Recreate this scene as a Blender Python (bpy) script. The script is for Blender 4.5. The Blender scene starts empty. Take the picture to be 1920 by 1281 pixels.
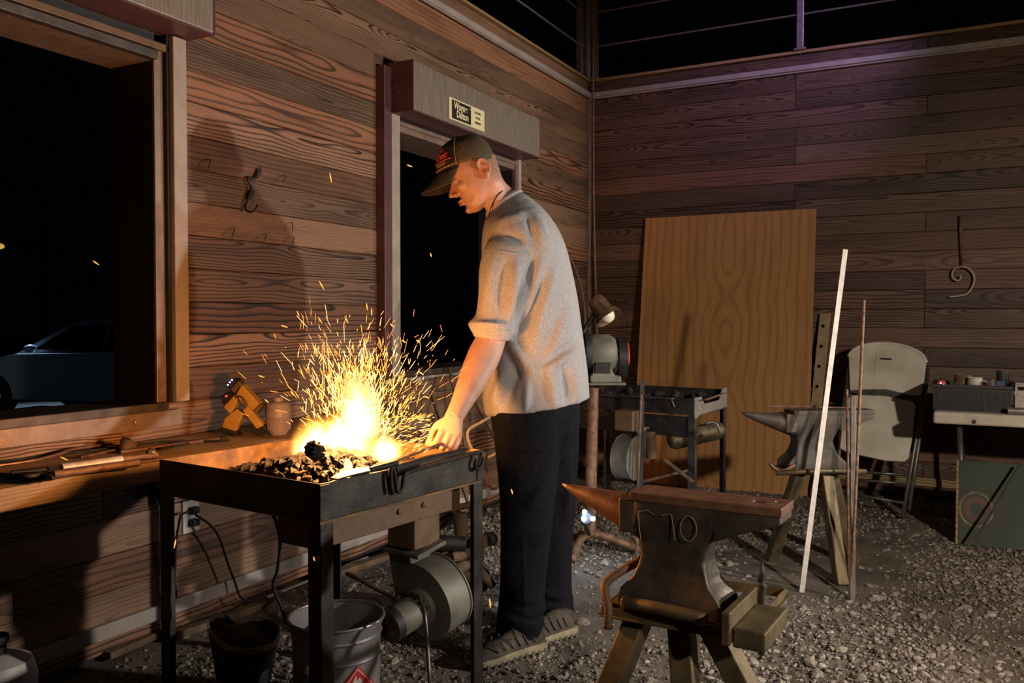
import bpy, bmesh, math, random
import numpy as np
from mathutils import Vector, Matrix, Euler
random.seed(7); rng = np.random.default_rng(7)
SC = bpy.context.scene
COL = SC.collection
# ------------------------------------------------------------------ camera
FPX = 1612.0; YAW = math.radians(27.7); PIT = math.radians(-1.508)
CAM = Vector((2.48, -5.95, 1.12))
FW = Vector((-math.sin(YAW)*math.cos(PIT), math.cos(YAW)*math.cos(PIT), math.sin(PIT)))
RT = Vector((math.cos(YAW), math.sin(YAW), 0)); UPV = RT.cross(FW)
FH = Vector((-math.sin(YAW), math.cos(YAW), 0)); Z = Vector((0, 0, 1))
cd = bpy.data.cameras.new('camera'); cam = bpy.data.objects.new('camera', cd); COL.objects.link(cam)
cd.sensor_width = 36; cd.lens = FPX/1920*36; cd.clip_start = .05; cd.clip_end = 200
cam.location = CAM; cam.rotation_euler = Matrix((RT, UPV, -FW)).transposed().to_euler()
SC.camera = cam
# ------------------------------------------------------------------ world, lamps, exposure
w = bpy.data.worlds.new('night'); SC.world = w; w.use_nodes = True
w.node_tree.nodes['Background'].inputs[0].default_value = (.012, .014, .022, 1)
w.node_tree.nodes['Background'].inputs[1].default_value = .03
SC.view_settings.view_transform = 'Standard'; SC.view_settings.look = 'None'
SC.view_settings.exposure = 0.0; SC.view_settings.gamma = 1; SC.view_settings.use_curve_mapping = False
SC.cycles.use_denoising = True
SC.cycles.max_bounces = 6; SC.cycles.transparent_max_bounces = 12
def lamp(name, kind, loc, power, color, size=.06, target=None, spot=None, blend=.5):
    l = bpy.data.lights.new(name, kind); l.energy = power; l.color = color
    if kind in ('POINT', 'SPOT'): l.shadow_soft_size = size
    if kind == 'AREA': l.size = size
    if spot: l.spot_size = math.radians(spot); l.spot_blend = blend
    o = bpy.data.objects.new(name, l); COL.objects.link(o); o.location = loc
    if target is not None:
        o.rotation_euler = (Vector(target)-Vector(loc)).to_track_quat('-Z', 'Y').to_euler()
    return o
def camloc(r, f, z): return Vector((CAM.x, CAM.y, 0)) + RT*r + FH*f + Z*z
lamp('flood_lamp_near', 'SPOT', camloc(3.25, 1.9, 1.32), 330, (1, .91, .84), .05, camloc(-.7, 3.2, 1.6), 84, .5)
lamp('flood_lamp_far', 'SPOT', Vector((4.5, -.75, 1.35)), 230, (1, .86, .74), .05, Vector((0, -2.2, 1.95)), 62, .5)
lamp('camera_side_lamp', 'SPOT', camloc(1.9, -.6, 1.95), 560, (1, .87, .73), .06, camloc(1.9, 3.5, .1), 80, 1.0)
lamp('purple_stage_lamp', 'SPOT', Vector((2.3, -1.6, 3.5)), 80, (.66, .42, 1.0), .1, Vector((1.35, 0, 2.75)), 58, 1.0)
# ------------------------------------------------------------------ pixel helpers (photo 1920x1281)
def ray(px, py): return FW + RT*((px-960)/FPX) + UPV*((640.5-py)/FPX)
def at(px, py, D): return CAM + ray(px, py)*D
def onz(px, py, z): d = ray(px, py); return CAM + d*((z-CAM.z)/d.z)
def onx(px, py, x=0.0): d = ray(px, py); return CAM + d*((x-CAM.x)/d.x)
def ony(px, py, y=0.0): d = ray(px, py); return CAM + d*((y-CAM.y)/d.y)
# ------------------------------------------------------------------ mesh helpers
class MB:
    def __init__(s): s.v = []; s.f = []
    def add(s, vs, fs):
        n = len(s.v); s.v += [Vector(v) for v in vs]; s.f += [[i+n for i in f] for f in fs]; return s
    def box(s, c, size, rot=None):
        c = Vector(c); h = Vector(size)/2
        vs = [Vector((x*h.x, y*h.y, z*h.z)) for x in (-1, 1) for y in (-1, 1) for z in (-1, 1)]
        if rot is not None: vs = [rot @ v for v in vs]
        return s.add([c+v for v in vs], [(0,1,3,2),(4,6,7,5),(0,4,5,1),(2,3,7,6),(0,2,6,4),(1,5,7,3)])
    def bb(s, a, b):
        a = Vector(a); b = Vector(b); return s.box((a+b)/2, [abs(b[i]-a[i]) for i in range(3)])
    def bar(s, p0, p1, w, h=None, up=(0, 0, 1)):
        p0 = Vector(p0); p1 = Vector(p1); h = h or w; d = (p1-p0); L = d.length; d.normalize()
        a = d.cross(Vector(up))
        if a.length < 1e-4: a = d.cross(Vector((1, 0, 0)))
        a.normalize(); b = a.cross(d)
        M = Matrix((a, d, b)).transposed()
        return s.box((p0+p1)/2, (w, L, h), M)
    def tube(s, pts, r, n=10, cap=True, squash=None):
        pts = [Vector(p) for p in pts]; R = r if hasattr(r, '__len__') else [r]*len(pts)
        rings = []; prev = None
        for i, p in enumerate(pts):
            t = (pts[min(i+1, len(pts)-1)]-pts[max(i-1, 0)]).normalized()
            if prev is None:
                a = t.cross(Vector((0, 0, 1)))
                if a.length < .05: a = t.cross(Vector((1, 0, 0)))
            else: a = prev - t*prev.dot(t)
            a.normalize(); prev = a.copy(); b = t.cross(a)
            if squash: rings.append([p+a*math.cos(k*2*math.pi/n)*squash[0]+b*math.sin(k*2*math.pi/n)*squash[1] for k in range(n)])
            else: rings.append([p+(a*math.cos(k*2*math.pi/n)+b*math.sin(k*2*math.pi/n))*R[i] for k in range(n)])
        return s.rings(rings, cap)
    def rings(s, rings, cap=True, closed=True):
        n = len(rings[0]); base = len(s.v); vs = [v for r in rings for v in r]; fs = []
        for i in range(len(rings)-1):
            for k in range(n if closed else n-1):
                a = i*n+k; b = i*n+(k+1) % n; fs.append((a, b, b+n, a+n))
        if cap and closed:
            fs.append(tuple(reversed(range(n)))); fs.append(tuple(range((len(rings)-1)*n, len(rings)*n)))
        return s.add(vs, fs)
    def lathe(s, prof, origin=(0,0,0), axis=(0,0,1), n=24, cap=True):
        o = Vector(origin); ax = Vector(axis).normalized(); a = ax.cross(Vector((0,0,1)))
        if a.length < .05: a = Vector((1, 0, 0))
        a.normalize(); b = ax.cross(a)
        return s.rings([[o+ax*h+(a*math.cos(k*2*math.pi/n)+b*math.sin(k*2*math.pi/n))*max(r, 1e-4) for k in range(n)] for r, h in prof], cap)
    def prism(s, poly, vec):
        vec = Vector(vec); poly = [Vector(p) for p in poly]; n = len(poly)
        return s.add(poly+[p+vec for p in poly], [tuple(range(n)), tuple(range(2*n-1, n-1, -1))]+[(i, i+n, (i+1) % n+n, (i+1) % n) for i in range(n)])
    def ell(s, c, r, R=None, nu=14, nv=9):
        c = Vector(c); rr = []
        for j in range(nv+1):
            th = math.pi*j/nv; sj = max(math.sin(th), .02)
            ring = []
            for k in range(nu):
                p = Vector((r[0]*sj*math.cos(2*math.pi*k/nu), r[1]*sj*math.sin(2*math.pi*k/nu), r[2]*math.cos(th)))
                ring.append(c+(R @ p if R is not None else p))
            rr.append(ring)
        return s.rings(rr)
    def lump(s, c, r, jit=.25, sub=2, seed=0):
        bm = bmesh.new(); bmesh.ops.create_icosphere(bm, subdivisions=sub, radius=1); rr = random.Random(seed)
        off = {v.index: 1+rr.uniform(-jit, jit) for v in bm.verts}
        bm.verts.ensure_lookup_table()
        R = Euler((rr.random()*6, rr.random()*6, rr.random()*6)).to_matrix()
        sx = (rr.uniform(.75, 1.2), rr.uniform(.75, 1.1), rr.uniform(.65, 1))
        s.add([Vector(c)+R @ Vector((v.co.x*sx[0], v.co.y*sx[1], v.co.z*sx[2]))*off[v.index]*r for v in bm.verts], [[v.index for v in f.verts] for f in bm.faces])
        bm.free(); return s
    def mesh(s, name):
        me = bpy.data.meshes.new(name); me.from_pydata([tuple(v) for v in s.v], [], s.f); me.update()
        bm = bmesh.new(); bm.from_mesh(me); bmesh.ops.recalc_face_normals(bm, faces=bm.faces); bm.to_mesh(me); bm.free()
        return me
def smooth_mesh(me, angle=None):
    me.polygons.foreach_set('use_smooth', [True]*len(me.polygons))
    if angle is not None: me.set_sharp_from_angle(angle=math.radians(angle))
def obj(name, mb, mat, parent=None, smooth=None, bevel=0, world=False, seg=2):
    """one mesh object; world=True: vertices given in world space under a placed parent"""
    me = mb.mesh(name) if isinstance(mb, MB) else mb
    if world and parent is not None:
        me.transform(parent.matrix_basis.inverted() if parent.parent is None else (parent.parent.matrix_basis @ parent.matrix_basis).inverted())
    if smooth: smooth_mesh(me, None if smooth is True else smooth)
    if mat is not None:
        if not me.materials: me.materials.append(mat)
    o = bpy.data.objects.new(name, me); COL.objects.link(o)
    if parent is not None: o.parent = parent
    if bevel:
        m = o.modifiers.new('bevel', 'BEVEL'); m.width = bevel; m.segments = seg; m.limit_method = 'ANGLE'; m.angle_limit = math.radians(40)
    return o
def tag(o, label, cat, group=None):
    o['label'] = label; o['category'] = cat
    if group: o['group'] = group
    return o
def thing(name, label, cat, loc=(0,0,0), rotz=0.0, group=None, M=None):
    o = bpy.data.objects.new(name, None); COL.objects.link(o); o.empty_display_size = .05
    if M is not None: o.matrix_basis = M
    else: o.location = loc; o.rotation_euler = (0, 0, rotz)
    o.matrix_basis = o.matrix_basis.copy() if M is not None else Matrix.Translation(Vector(loc)) @ Matrix.Rotation(rotz, 4, 'Z')
    return tag(o, label, cat, group)
def struct(o): o['kind'] = 'structure'; return o
def solo(name, mb, mat, label, cat, group=None, origin=None, **k):
    """a thing that is one mesh, origin at its base"""
    me = mb.mesh(name)
    co = [v.co for v in me.vertices]
    o0 = Vector(origin) if origin is not None else Vector((sum(c.x for c in co)/len(co), sum(c.y for c in co)/len(co), min(c.z for c in co)))
    me.transform(Matrix.Translation(-o0)); o = obj(name, me, mat, None, **k); o.location = o0
    return tag(o, label, cat, group)
def copy_tree(o, parent=None):
    c = o.copy(); COL.objects.link(c); c.parent = parent
    for ch in o.children: copy_tree(ch, c)
    return c
def curve_pts(pts, n=8):
    """Catmull-Rom through points"""
    P = [Vector(p) for p in pts]; P = [P[0]*2-P[1]]+P+[P[-1]*2-P[-2]]; out = []
    for i in range(1, len(P)-2):
        for k in range(n):
            t = k/n; a, b, c, d = P[i-1:i+3]
            out.append(.5*((2*b)+(c-a)*t+(2*a-5*b+4*c-d)*t*t+(3*b-a-3*c+d)*t**3))
    out.append(P[-2]); return out
def evald(o):
    dg = bpy.context.evaluated_depsgraph_get(); dg.update()
    return bpy.data.meshes.new_from_object(o.evaluated_get(dg))
def remeshed(name, mb, voxel, smooth_it=4, fac=.5):
    me = mb.mesh(name); o = bpy.data.objects.new('tmp', me); COL.objects.link(o)
    m = o.modifiers.new('r', 'REMESH'); m.mode = 'VOXEL'; m.voxel_size = voxel; m.use_smooth_shade = True
    if smooth_it:
        s = o.modifiers.new('s', 'SMOOTH'); s.iterations = smooth_it; s.factor = fac
    r = evald(o); bpy.data.objects.remove(o); bpy.data.meshes.remove(me); r.name = name; return r
def cut(mb, cutters, name):
    o = bpy.data.objects.new('tmp', mb.mesh(name)); COL.objects.link(o); cs = []
    for c in cutters:
        k = bpy.data.objects.new('cut', c.mesh('cut')); COL.objects.link(k); cs.append(k)
        m = o.modifiers.new('b', 'BOOLEAN'); m.operation = 'DIFFERENCE'; m.object = k; m.solver = 'EXACT'
    r = evald(o)
    for k in cs+[o]: bpy.data.objects.remove(k)
    r.name = name; return r
def text_mesh(txt, size, depth=.0004, bold=0.0, align='CENTER'):
    c = bpy.data.curves.new('t', 'FONT'); c.body = txt; c.size = size; c.extrude = depth; c.align_x = align; c.align_y = 'CENTER'; c.offset = bold
    o = bpy.data.objects.new('t', c); COL.objects.link(o); me = evald(o); bpy.data.objects.remove(o); return me
# ------------------------------------------------------------------ materials
def newmat(name):
    m = bpy.data.materials.new(name); m.use_nodes = True; nt = m.node_tree; b = nt.nodes['Principled BSDF']; return m, nt, b
def N(nt, t, **k):
    n = nt.nodes.new(t)
    for a, v in k.items(): setattr(n, a, v)
    return n
def math_(nt, op, a, b=None, c=None):
    n = nt.nodes.new('ShaderNodeMath'); n.operation = op
    for i, v in enumerate((a, b, c)):
        if v is None: continue
        if isinstance(v, (int, float)): n.inputs[i].default_value = v
        else: nt.links.new(v, n.inputs[i])
    return n.outputs[0]
def ramp(nt, fac, stops):
    r = nt.nodes.new('ShaderNodeValToRGB'); e = r.color_ramp.elements
    while len(e) > 1: e.remove(e[0])
    e[0].position = stops[0][0]; e[0].color = (*stops[0][1], 1)
    for p, c in stops[1:]: q = e.new(p); q.color = (*c, 1)
    nt.links.new(fac, r.inputs[0]); return r.outputs[0]
def noise(nt, vec, scale, detail=4, rough=.55, dist=0):
    n = nt.nodes.new('ShaderNodeTexNoise'); n.inputs['Scale'].default_value = scale; n.inputs['Detail'].default_value = detail
    n.inputs['Roughness'].default_value = rough; n.inputs['Distortion'].default_value = dist
    if vec is not None: nt.links.new(vec, n.inputs['Vector'])
    return n.outputs['Fac']
def bump(nt, b, h, strength=.3, dist=.01):
    n = nt.nodes.new('ShaderNodeBump'); n.inputs['Strength'].default_value = strength; n.inputs['Distance'].default_value = dist
    nt.links.new(h, n.inputs['Height']); nt.links.new(n.outputs[0], b.inputs['Normal'])
def mapping(nt, vec, scale, loc=None):
    m = nt.nodes.new('ShaderNodeMapping'); m.inputs['Scale'].default_value = scale
    nt.links.new(vec, m.inputs['Vector'])
    if loc is not None: nt.links.new(loc, m.inputs['Location'])
    return m.outputs[0]
def M_plain(name, col, rough=.6, metal=0., col2=None, scale=12, bumps=.15, bscale=60, spec=.5, detail=5, lo=.35, hi=.65, stretch=(1,1,1)):
    """two-tone noisy surface with fine relief"""
    m, nt, b = newmat(name); tc = N(nt, 'ShaderNodeTexCoord'); v = mapping(nt, tc.outputs['Object'], stretch)
    col2 = col2 or tuple(c*.7 for c in col)
    f = noise(nt, v, scale, detail); nt.links.new(ramp(nt, f, [(lo, col2), (hi, col)]), b.inputs['Base Color'])
    b.inputs['Roughness'].default_value = rough; b.inputs['Metallic'].default_value = metal; b.inputs['Specular IOR Level'].default_value = spec
    if bumps: bump(nt, b, noise(nt, v, bscale, 6, .6), bumps, .004)
    return m
def M_emit(name, col, strength):
    m, nt, b = newmat(name); b.inputs['Base Color'].default_value = (*col, 1); b.inputs['Emission Color'].default_value = (*col, 1); b.inputs['Emission Strength'].default_value = strength
    return m
def M_wood(name, dark, light, red, ringf=72., depth=.05, ring_strength=.62, tint=(.55, 1.15), rough=.55):
    """board sawn from a log: rings around a wandering heart line, board axis = local x, width = local z"""
    m, nt, b = newmat(name); tc = N(nt, 'ShaderNodeTexCoord'); oi = N(nt, 'ShaderNodeObjectInfo')
    sep = N(nt, 'ShaderNodeSeparateXYZ'); nt.links.new(tc.outputs['Object'], sep.inputs[0])
    wn = N(nt, 'ShaderNodeTexWhiteNoise', noise_dimensions='1D'); nt.links.new(oi.outputs['Random'], wn.inputs['W'])
    sr = N(nt, 'ShaderNodeSeparateColor'); nt.links.new(wn.outputs['Color'], sr.inputs[0])
    r0, r1, r2 = sr.outputs; rr = oi.outputs['Random']
    x = math_(nt, 'ADD', sep.outputs['X'], math_(nt, 'MULTIPLY', rr, 57.0)); z = sep.outputs['Z']
    cx = N(nt, 'ShaderNodeCombineXYZ'); nt.links.new(x, cx.inputs[0]); nt.links.new(z, cx.inputs[1]); nt.links.new(r1, cx.inputs[2]); v = cx.outputs[0]
    h = math_(nt, 'MULTIPLY', math_(nt, 'SUBTRACT', noise(nt, mapping(nt, v, (1.1, 0, 7)), 1, 1.5), .5), depth*4.2)
    wob = math_(nt, 'MULTIPLY', math_(nt, 'SUBTRACT', noise(nt, mapping(nt, v, (2.2, 9, 3)), 1, 2), .5), .045)
    c = math_(nt, 'MULTIPLY', math_(nt, 'SUBTRACT', r0, .5), .13)
    zz = math_(nt, 'ADD', math_(nt, 'SUBTRACT', z, c), wob)
    r = math_(nt, 'SQRT', math_(nt, 'ADD', math_(nt, 'MULTIPLY', zz, zz), math_(nt, 'MULTIPLY', h, h)))
    fr = math_(nt, 'FRACT', math_(nt, 'MULTIPLY', r, math_(nt, 'MULTIPLY', ringf, math_(nt, 'ADD', .55, r2))))
    ring = N(nt, 'ShaderNodeMapRange', interpolation_type='SMOOTHSTEP'); nt.links.new(fr, ring.inputs[0]); ring.inputs[1].default_value = .45; ring.inputs[2].default_value = .93
    fall = N(nt, 'ShaderNodeMapRange'); nt.links.new(fr, fall.inputs[0]); fall.inputs[1].default_value = .93; fall.inputs[2].default_value = 1.0; fall.inputs[3].default_value = 1; fall.inputs[4].default_value = 0
    rg = math_(nt, 'MULTIPLY', ring.outputs[0], fall.outputs[0])
    fine = noise(nt, mapping(nt, v, (9, 420, 1)), 1, 3, .7)
    blot = noise(nt, mapping(nt, v, (1.7, 13, 1)), 1, 4, .62)
    tone = math_(nt, 'SUBTRACT', math_(nt, 'ADD', math_(nt, 'MULTIPLY', blot, 1.15), math_(nt, 'MULTIPLY', fine, .42)), math_(nt, 'MULTIPLY', rg, math_(nt, 'MULTIPLY', math_(nt, 'MULTIPLY', ring_strength, math_(nt, 'ADD', .35, math_(nt, 'MULTIPLY', r0, 1.1))), math_(nt, 'ADD', .35, blot))))
    base = ramp(nt, tone, [(.12, dark), (.52, tuple(.5*(a+c) for a, c in zip(dark, light))), (.82, light)])
    mx = N(nt, 'ShaderNodeMix', data_type='RGBA', blend_type='MULTIPLY'); mx.inputs[0].default_value = 1
    nt.links.new(base, mx.inputs[6])
    hue = ramp(nt, r2, [(0, red), (.45, (1, 1, 1)), (1, (1.0, .97, .92))])
    tv = math_(nt, 'ADD', tint[0], math_(nt, 'MULTIPLY', r1, tint[1]-tint[0]))
    m2 = N(nt, 'ShaderNodeMix', data_type='RGBA', blend_type='MULTIPLY'); m2.inputs[0].default_value = 1
    nt.links.new(hue, mx.inputs[7]); nt.links.new(mx.outputs[2], m2.inputs[6])
    cc = N(nt, 'ShaderNodeCombineColor')
    for i in range(3): nt.links.new(tv, cc.inputs[i])
    nt.links.new(cc.outputs[0], m2.inputs[7]); nt.links.new(m2.outputs[2], b.inputs['Base Color'])
    b.inputs['Roughness'].default_value = rough; b.inputs['Specular IOR Level'].default_value = .35
    bump(nt, b, math_(nt, 'SUBTRACT', math_(nt, 'MULTIPLY', fine, .6), math_(nt, 'MULTIPLY', rg, .8)), .25, .003)
    return m
mt = {}
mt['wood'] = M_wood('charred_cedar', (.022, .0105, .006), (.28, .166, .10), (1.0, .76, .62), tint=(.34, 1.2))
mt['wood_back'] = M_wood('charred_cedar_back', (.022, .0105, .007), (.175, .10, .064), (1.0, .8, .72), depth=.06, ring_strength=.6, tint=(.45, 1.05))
mt['pine'] = M_wood('worn_pine', (.10, .055, .02), (.36, .24, .11), (1, .9, .7), ringf=60)
mt['trim'] = M_plain('painted_trim', (.42, .36, .31), .5, 0, (.33, .28, .24), 9)
mt['steel_frame'] = M_plain('painted_window_steel', (.30, .22, .17), .45, .3, (.22, .155, .12), 20)
mt['steel_frame_in'] = M_plain('dark_window_steel', (.10, .085, .075), .5, .4, (.06, .05, .045), 20)
mt['reveal'] = M_plain('black_painted_steel', (.022, .022, .024), .55, .3, (.014, .014, .015), 30)
mt['box_face'] = M_plain('galvanised_shutter_box', (.33, .28, .225), .42, .35, (.23, .19, .15), 6, .12, 150, stretch=(1, 14, 1.2))
mt['box_side'] = M_plain('purple_brown_paint', (.13, .062, .066), .45, .2, (.10, .045, .05), 14)
mt['rail'] = M_plain('rail_steel', (.42, .38, .34), .35, .7, (.3, .27, .25), 30)
mt['dirt'] = M_plain('packed_dirt', (.20, .165, .13), .95, 0, (.10, .083, .066), 5, .6, 90, .2, 8)
mt['black_iron'] = M_plain('sooty_iron', (.035, .032, .03), .6, .5, (.018, .016, .015), 22, .3)
mt['forge_steel'] = M_plain('scorched_forge_steel', (.075, .066, .055), .55, .55, (.026, .023, .02), 9, .35, 70, lo=.38, hi=.66)
mt['forge_rust'] = M_plain('rusty_forge_plate', (.26, .15, .06), .75, .15, (.09, .055, .03), 16, .4, 90)
mt['duct'] = M_plain('brown_duct_paint', (.17, .105, .055), .55, .2, (.12, .07, .035), 18, .15, 120)
mt['blower'] = M_plain('grey_green_blower', (.20, .19, .15), .58, .2, (.10, .092, .072), 10, .2)
mt['coal'] = M_plain('coal', (.016, .014, .013), .5, 0, (.007, .006, .006), 60, .8, 160)
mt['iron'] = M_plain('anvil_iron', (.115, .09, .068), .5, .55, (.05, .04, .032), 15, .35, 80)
mt['anvil_top'] = M_plain('firelit_anvil_top', (.24, .125, .075), .5, .45, (.14, .07, .045), 25, .2, 120)  # warm firelight put into the colour of face and horn
mt['stand'] = M_plain('stand_steel', (.17, .125, .06), .55, .5, (.075, .055, .03), 13, .3)
mt['rust'] = M_plain('rusty_bar', (.22, .12, .065), .65, .4, (.09, .05, .03), 40, .4, 150)
mt['white_bar'] = M_plain('bright_flat_bar', (.50, .46, .41), .5, .15, (.38, .34, .30), 40)
mt['ply'] = M_wood('plywood_face', (.24, .10, .028), (.42, .205, .065), (1, .95, .9), ringf=17, depth=.30, ring_strength=.30, tint=(.9, 1.0), rough=.6)
mt['ply_edge'] = M_plain('plywood_edge', (.42, .26, .11), .7, 0, (.3, .17, .07), 40)
mt['plastic_w'] = M_plain('dirty_white_plastic', (.60, .54, .43), .55, 0, (.45, .39, .30), 7, .1)
mt['tube_grey'] = M_plain('grey_tube', (.17, .16, .15), .4, .7, (.11, .1, .09), 30)
mt['black_pl'] = M_plain('black_plastic', (.018, .017, .017), .5, 0, (.01, .01, .01), 30, .1)
mt['green'] = M_plain('shaded_green_board', (.018, .040, .015), .6, 0, (.011, .013, .010), 3, .1)  # green darkened to carry the shade of the table above it
mt['yellow'] = M_plain('yellow_plastic', (.55, .33, .06), .5, 0, (.42, .24, .045), 22, .1)
mt['jar'] = M_plain('pale_lilac_plastic', (.34, .28, .33), .45, 0, (.27, .22, .26), 14)
mt['pail'] = M_plain('stained_pail', (.27, .25, .25), .45, .3, (.13, .115, .11), 4, .15, 50, stretch=(3, 3, .6), lo=.3, hi=.6)
mt['white_paint'] = M_plain('white_paint', (.7, .66, .6), .5, 0, (.5, .47, .42), 10)
mt['red'] = M_plain('red_print', (.62, .025, .018), .5)
mt['rubber'] = M_plain('black_rubber', (.012, .012, .012), .6)
mt['chrome'] = M_plain('shiny_pipe', (.5, .45, .43), .18, 1., (.4, .36, .34), 8, .05)
mt['bark'] = M_plain('split_firewood', (.17, .105, .055), .85, 0, (.07, .045, .025), 14, .6, 40)
mt['copper'] = M_plain('copper_rod', (.34, .19, .13), .4, .6, (.2, .11, .07), 30)
mt['paper_y'] = M_plain('cream_label', (.80, .74, .42), .5, 0, (.76, .69, .38), 20, 0)
mt['ink'] = M_plain('black_print', (.02, .018, .015), .5, bumps=0)
mt['chalk'] = M_plain('chalk_marks', (.22, .19, .15), .9, bumps=0)
mt['tan_steel'] = M_plain('tan_primed_steel', (.36, .25, .13), .6, .1, (.24, .16, .08), 18, .2)
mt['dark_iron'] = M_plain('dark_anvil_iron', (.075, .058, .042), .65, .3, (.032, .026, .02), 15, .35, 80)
# ------------------------------------------------------------------ setting: floor
def gz(x, y): return .008*math.sin(2.1*x+.7)*math.cos(1.7*y) + .006*math.sin(5.3*x-2.2*y)
def floor_build():
    nx, ny = 120, 150; x0, x1, y0, y1 = -.02, 5.2, -7.2, .02
    vs = [(x0+(x1-x0)*i/nx, y0+(y1-y0)*j/ny, 0) for j in range(ny+1) for i in range(nx+1)]
    vs = [(x, y, gz(x, y)*.6-.006+.004*random.random()) for x, y, _ in vs]
    fs = [(j*(nx+1)+i, j*(nx+1)+i+1, (j+1)*(nx+1)+i+1, (j+1)*(nx+1)+i) for j in range(ny) for i in range(nx)]
    fl = struct(obj('floor', MB().add(vs, fs), mt['dirt'], smooth=True))
    # gravel: thousands of small stones as one stuff part
    t = (1+5**.5)/2
    B = np.array([(-1,t,0),(1,t,0),(-1,-t,0),(1,-t,0),(0,-1,t),(0,1,t),(0,-1,-t),(0,1,-t),(t,0,-1),(t,0,1),(-t,0,-1),(-t,0,1)])/np.sqrt(1+t*t)
    Fc = np.array([(0,11,5),(0,5,1),(0,1,7),(0,7,10),(0,10,11),(1,5,9),(5,11,4),(11,10,2),(10,7,6),(7,1,8),(3,9,4),(3,4,2),(3,2,6),(3,6,8),(3,8,9),(4,9,5),(2,4,11),(6,2,10),(8,6,7),(9,8,1)])
    n = 72000; P = rng.random((n*2, 2))*np.array([3.9, 5.6])+np.array([.03, -5.65])
    a = np.sin(P[:,0]*2.7+1.3*np.sin(P[:,1]*1.9))+np.sin(P[:,1]*3.3+1.7*np.sin(P[:,0]*2.3)+.8)
    keep = rng.random(n*2) < np.clip(.46+.36*a, .10, 1)
    P = P[keep][:n]; n = len(P)
    s = np.clip(np.exp(rng.normal(-5.42, .54, n)), .002, .018)
    sc = np.stack([rng.uniform(.8,1.3,n), rng.uniform(.7,1.1,n), rng.uniform(.4,.8,n)], 1)
    ang = rng.random((n, 3))*6.283; ang[:, :2] = (ang[:, :2]-3.14)*.16
    V = B[None]*(1+rng.uniform(-.28, .28, (n, 12, 1)))*sc[:, None]*s[:, None, None]
    ca, sa = np.cos(ang), np.sin(ang)
    y_, z_ = V[..., 1]*ca[:, 0:1]-V[..., 2]*sa[:, 0:1], V[..., 1]*sa[:, 0:1]+V[..., 2]*ca[:, 0:1]
    x_ = V[..., 0]; x2, z2 = x_*ca[:, 1:2]+z_*sa[:, 1:2], -x_*sa[:, 1:2]+z_*ca[:, 1:2]
    x3, y3 = x2*ca[:, 2:3]-y_*sa[:, 2:3], x2*sa[:, 2:3]+y_*ca[:, 2:3]
    W = np.stack([x3+P[:, 0:1], y3+P[:, 1:2], z2+(s*.12)[:, None]-.002], -1).reshape(-1, 3)
    F = (Fc[None]+12*np.arange(n)[:, None, None]).reshape(-1, 3)
    me = bpy.data.meshes.new('gravel'); me.from_pydata(W.tolist(), [], F.tolist()); me.update()
    at_ = me.attributes.new('tint', 'FLOAT', 'POINT'); at_.data.foreach_set('value', np.repeat(rng.random(n), 12).astype(np.float32))
    m, nt, b = newmat('gravel_stone'); A = N(nt, 'ShaderNodeAttribute', attribute_name='tint'); tc = N(nt, 'ShaderNodeTexCoord')
    nz = noise(nt, tc.outputs['Object'], 45, 4)
    f = math_(nt, 'ADD', math_(nt, 'MULTIPLY', A.outputs['Fac'], .8), math_(nt, 'MULTIPLY', nz, .3))
    nt.links.new(ramp(nt, f, [(.1, (.085, .07, .056)), (.55, (.22, .185, .148)), (.85, (.31, .27, .22)), (1.0, (.5, .45, .38))]), b.inputs['Base Color'])
    b.inputs['Roughness'].default_value = .9; bump(nt, b, noise(nt, tc.outputs['Object'], 250, 4), .4, .003)
    g = obj('gravel', me, m, fl); g['kind'] = 'stuff'
    # the largest stones: one object each
    m2 = M_plain('large_stone', (.34, .29, .235), .9, 0, (.17, .145, .115), 30, .5, 120)
    protos = [MB().lump((0,0,0), 1, .22, 1, k).mesh('stone') for k in range(8)]
    for p in protos: p.materials.append(m2)
    for i in range(290):
        if i < 12: x, y = [(1.62, -4.0), (1.75, -3.7), (2.3, -3.3), (1.5, -3.55), (2.05, -3.05), (1.35, -2.7), (1.7, -2.4), (2.5, -2.9), (1.25, -3.05), (2.7, -2.2), (1.55, -2.05), (1.95, -3.5)][i]
        else:
            x, y = random.uniform(.7, 3.4), random.uniform(-4.9, -.6)
        s_ = random.uniform(.008, .016) if i >= 12 else random.uniform(.016, .026)
        o = bpy.data.objects.new('stone', protos[i % 8]); COL.objects.link(o); o.parent = fl
        o.location = (x, y, s_*.25); o.scale = (s_*1.15, s_*.95, s_*.62); o.rotation_euler = (random.uniform(-.3,.3), random.uniform(-.3,.3), random.random()*6.3)
    return fl
floor = floor_build()
mt['asphalt'] = M_plain('asphalt', (.03, .03, .032), .9, 0, (.018, .018, .02), 6, .4, 60)
struct(obj('ground_outside', MB().bb((-60, -40, -.40), (-.35, 60, -.35)), mt['asphalt']))
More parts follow.
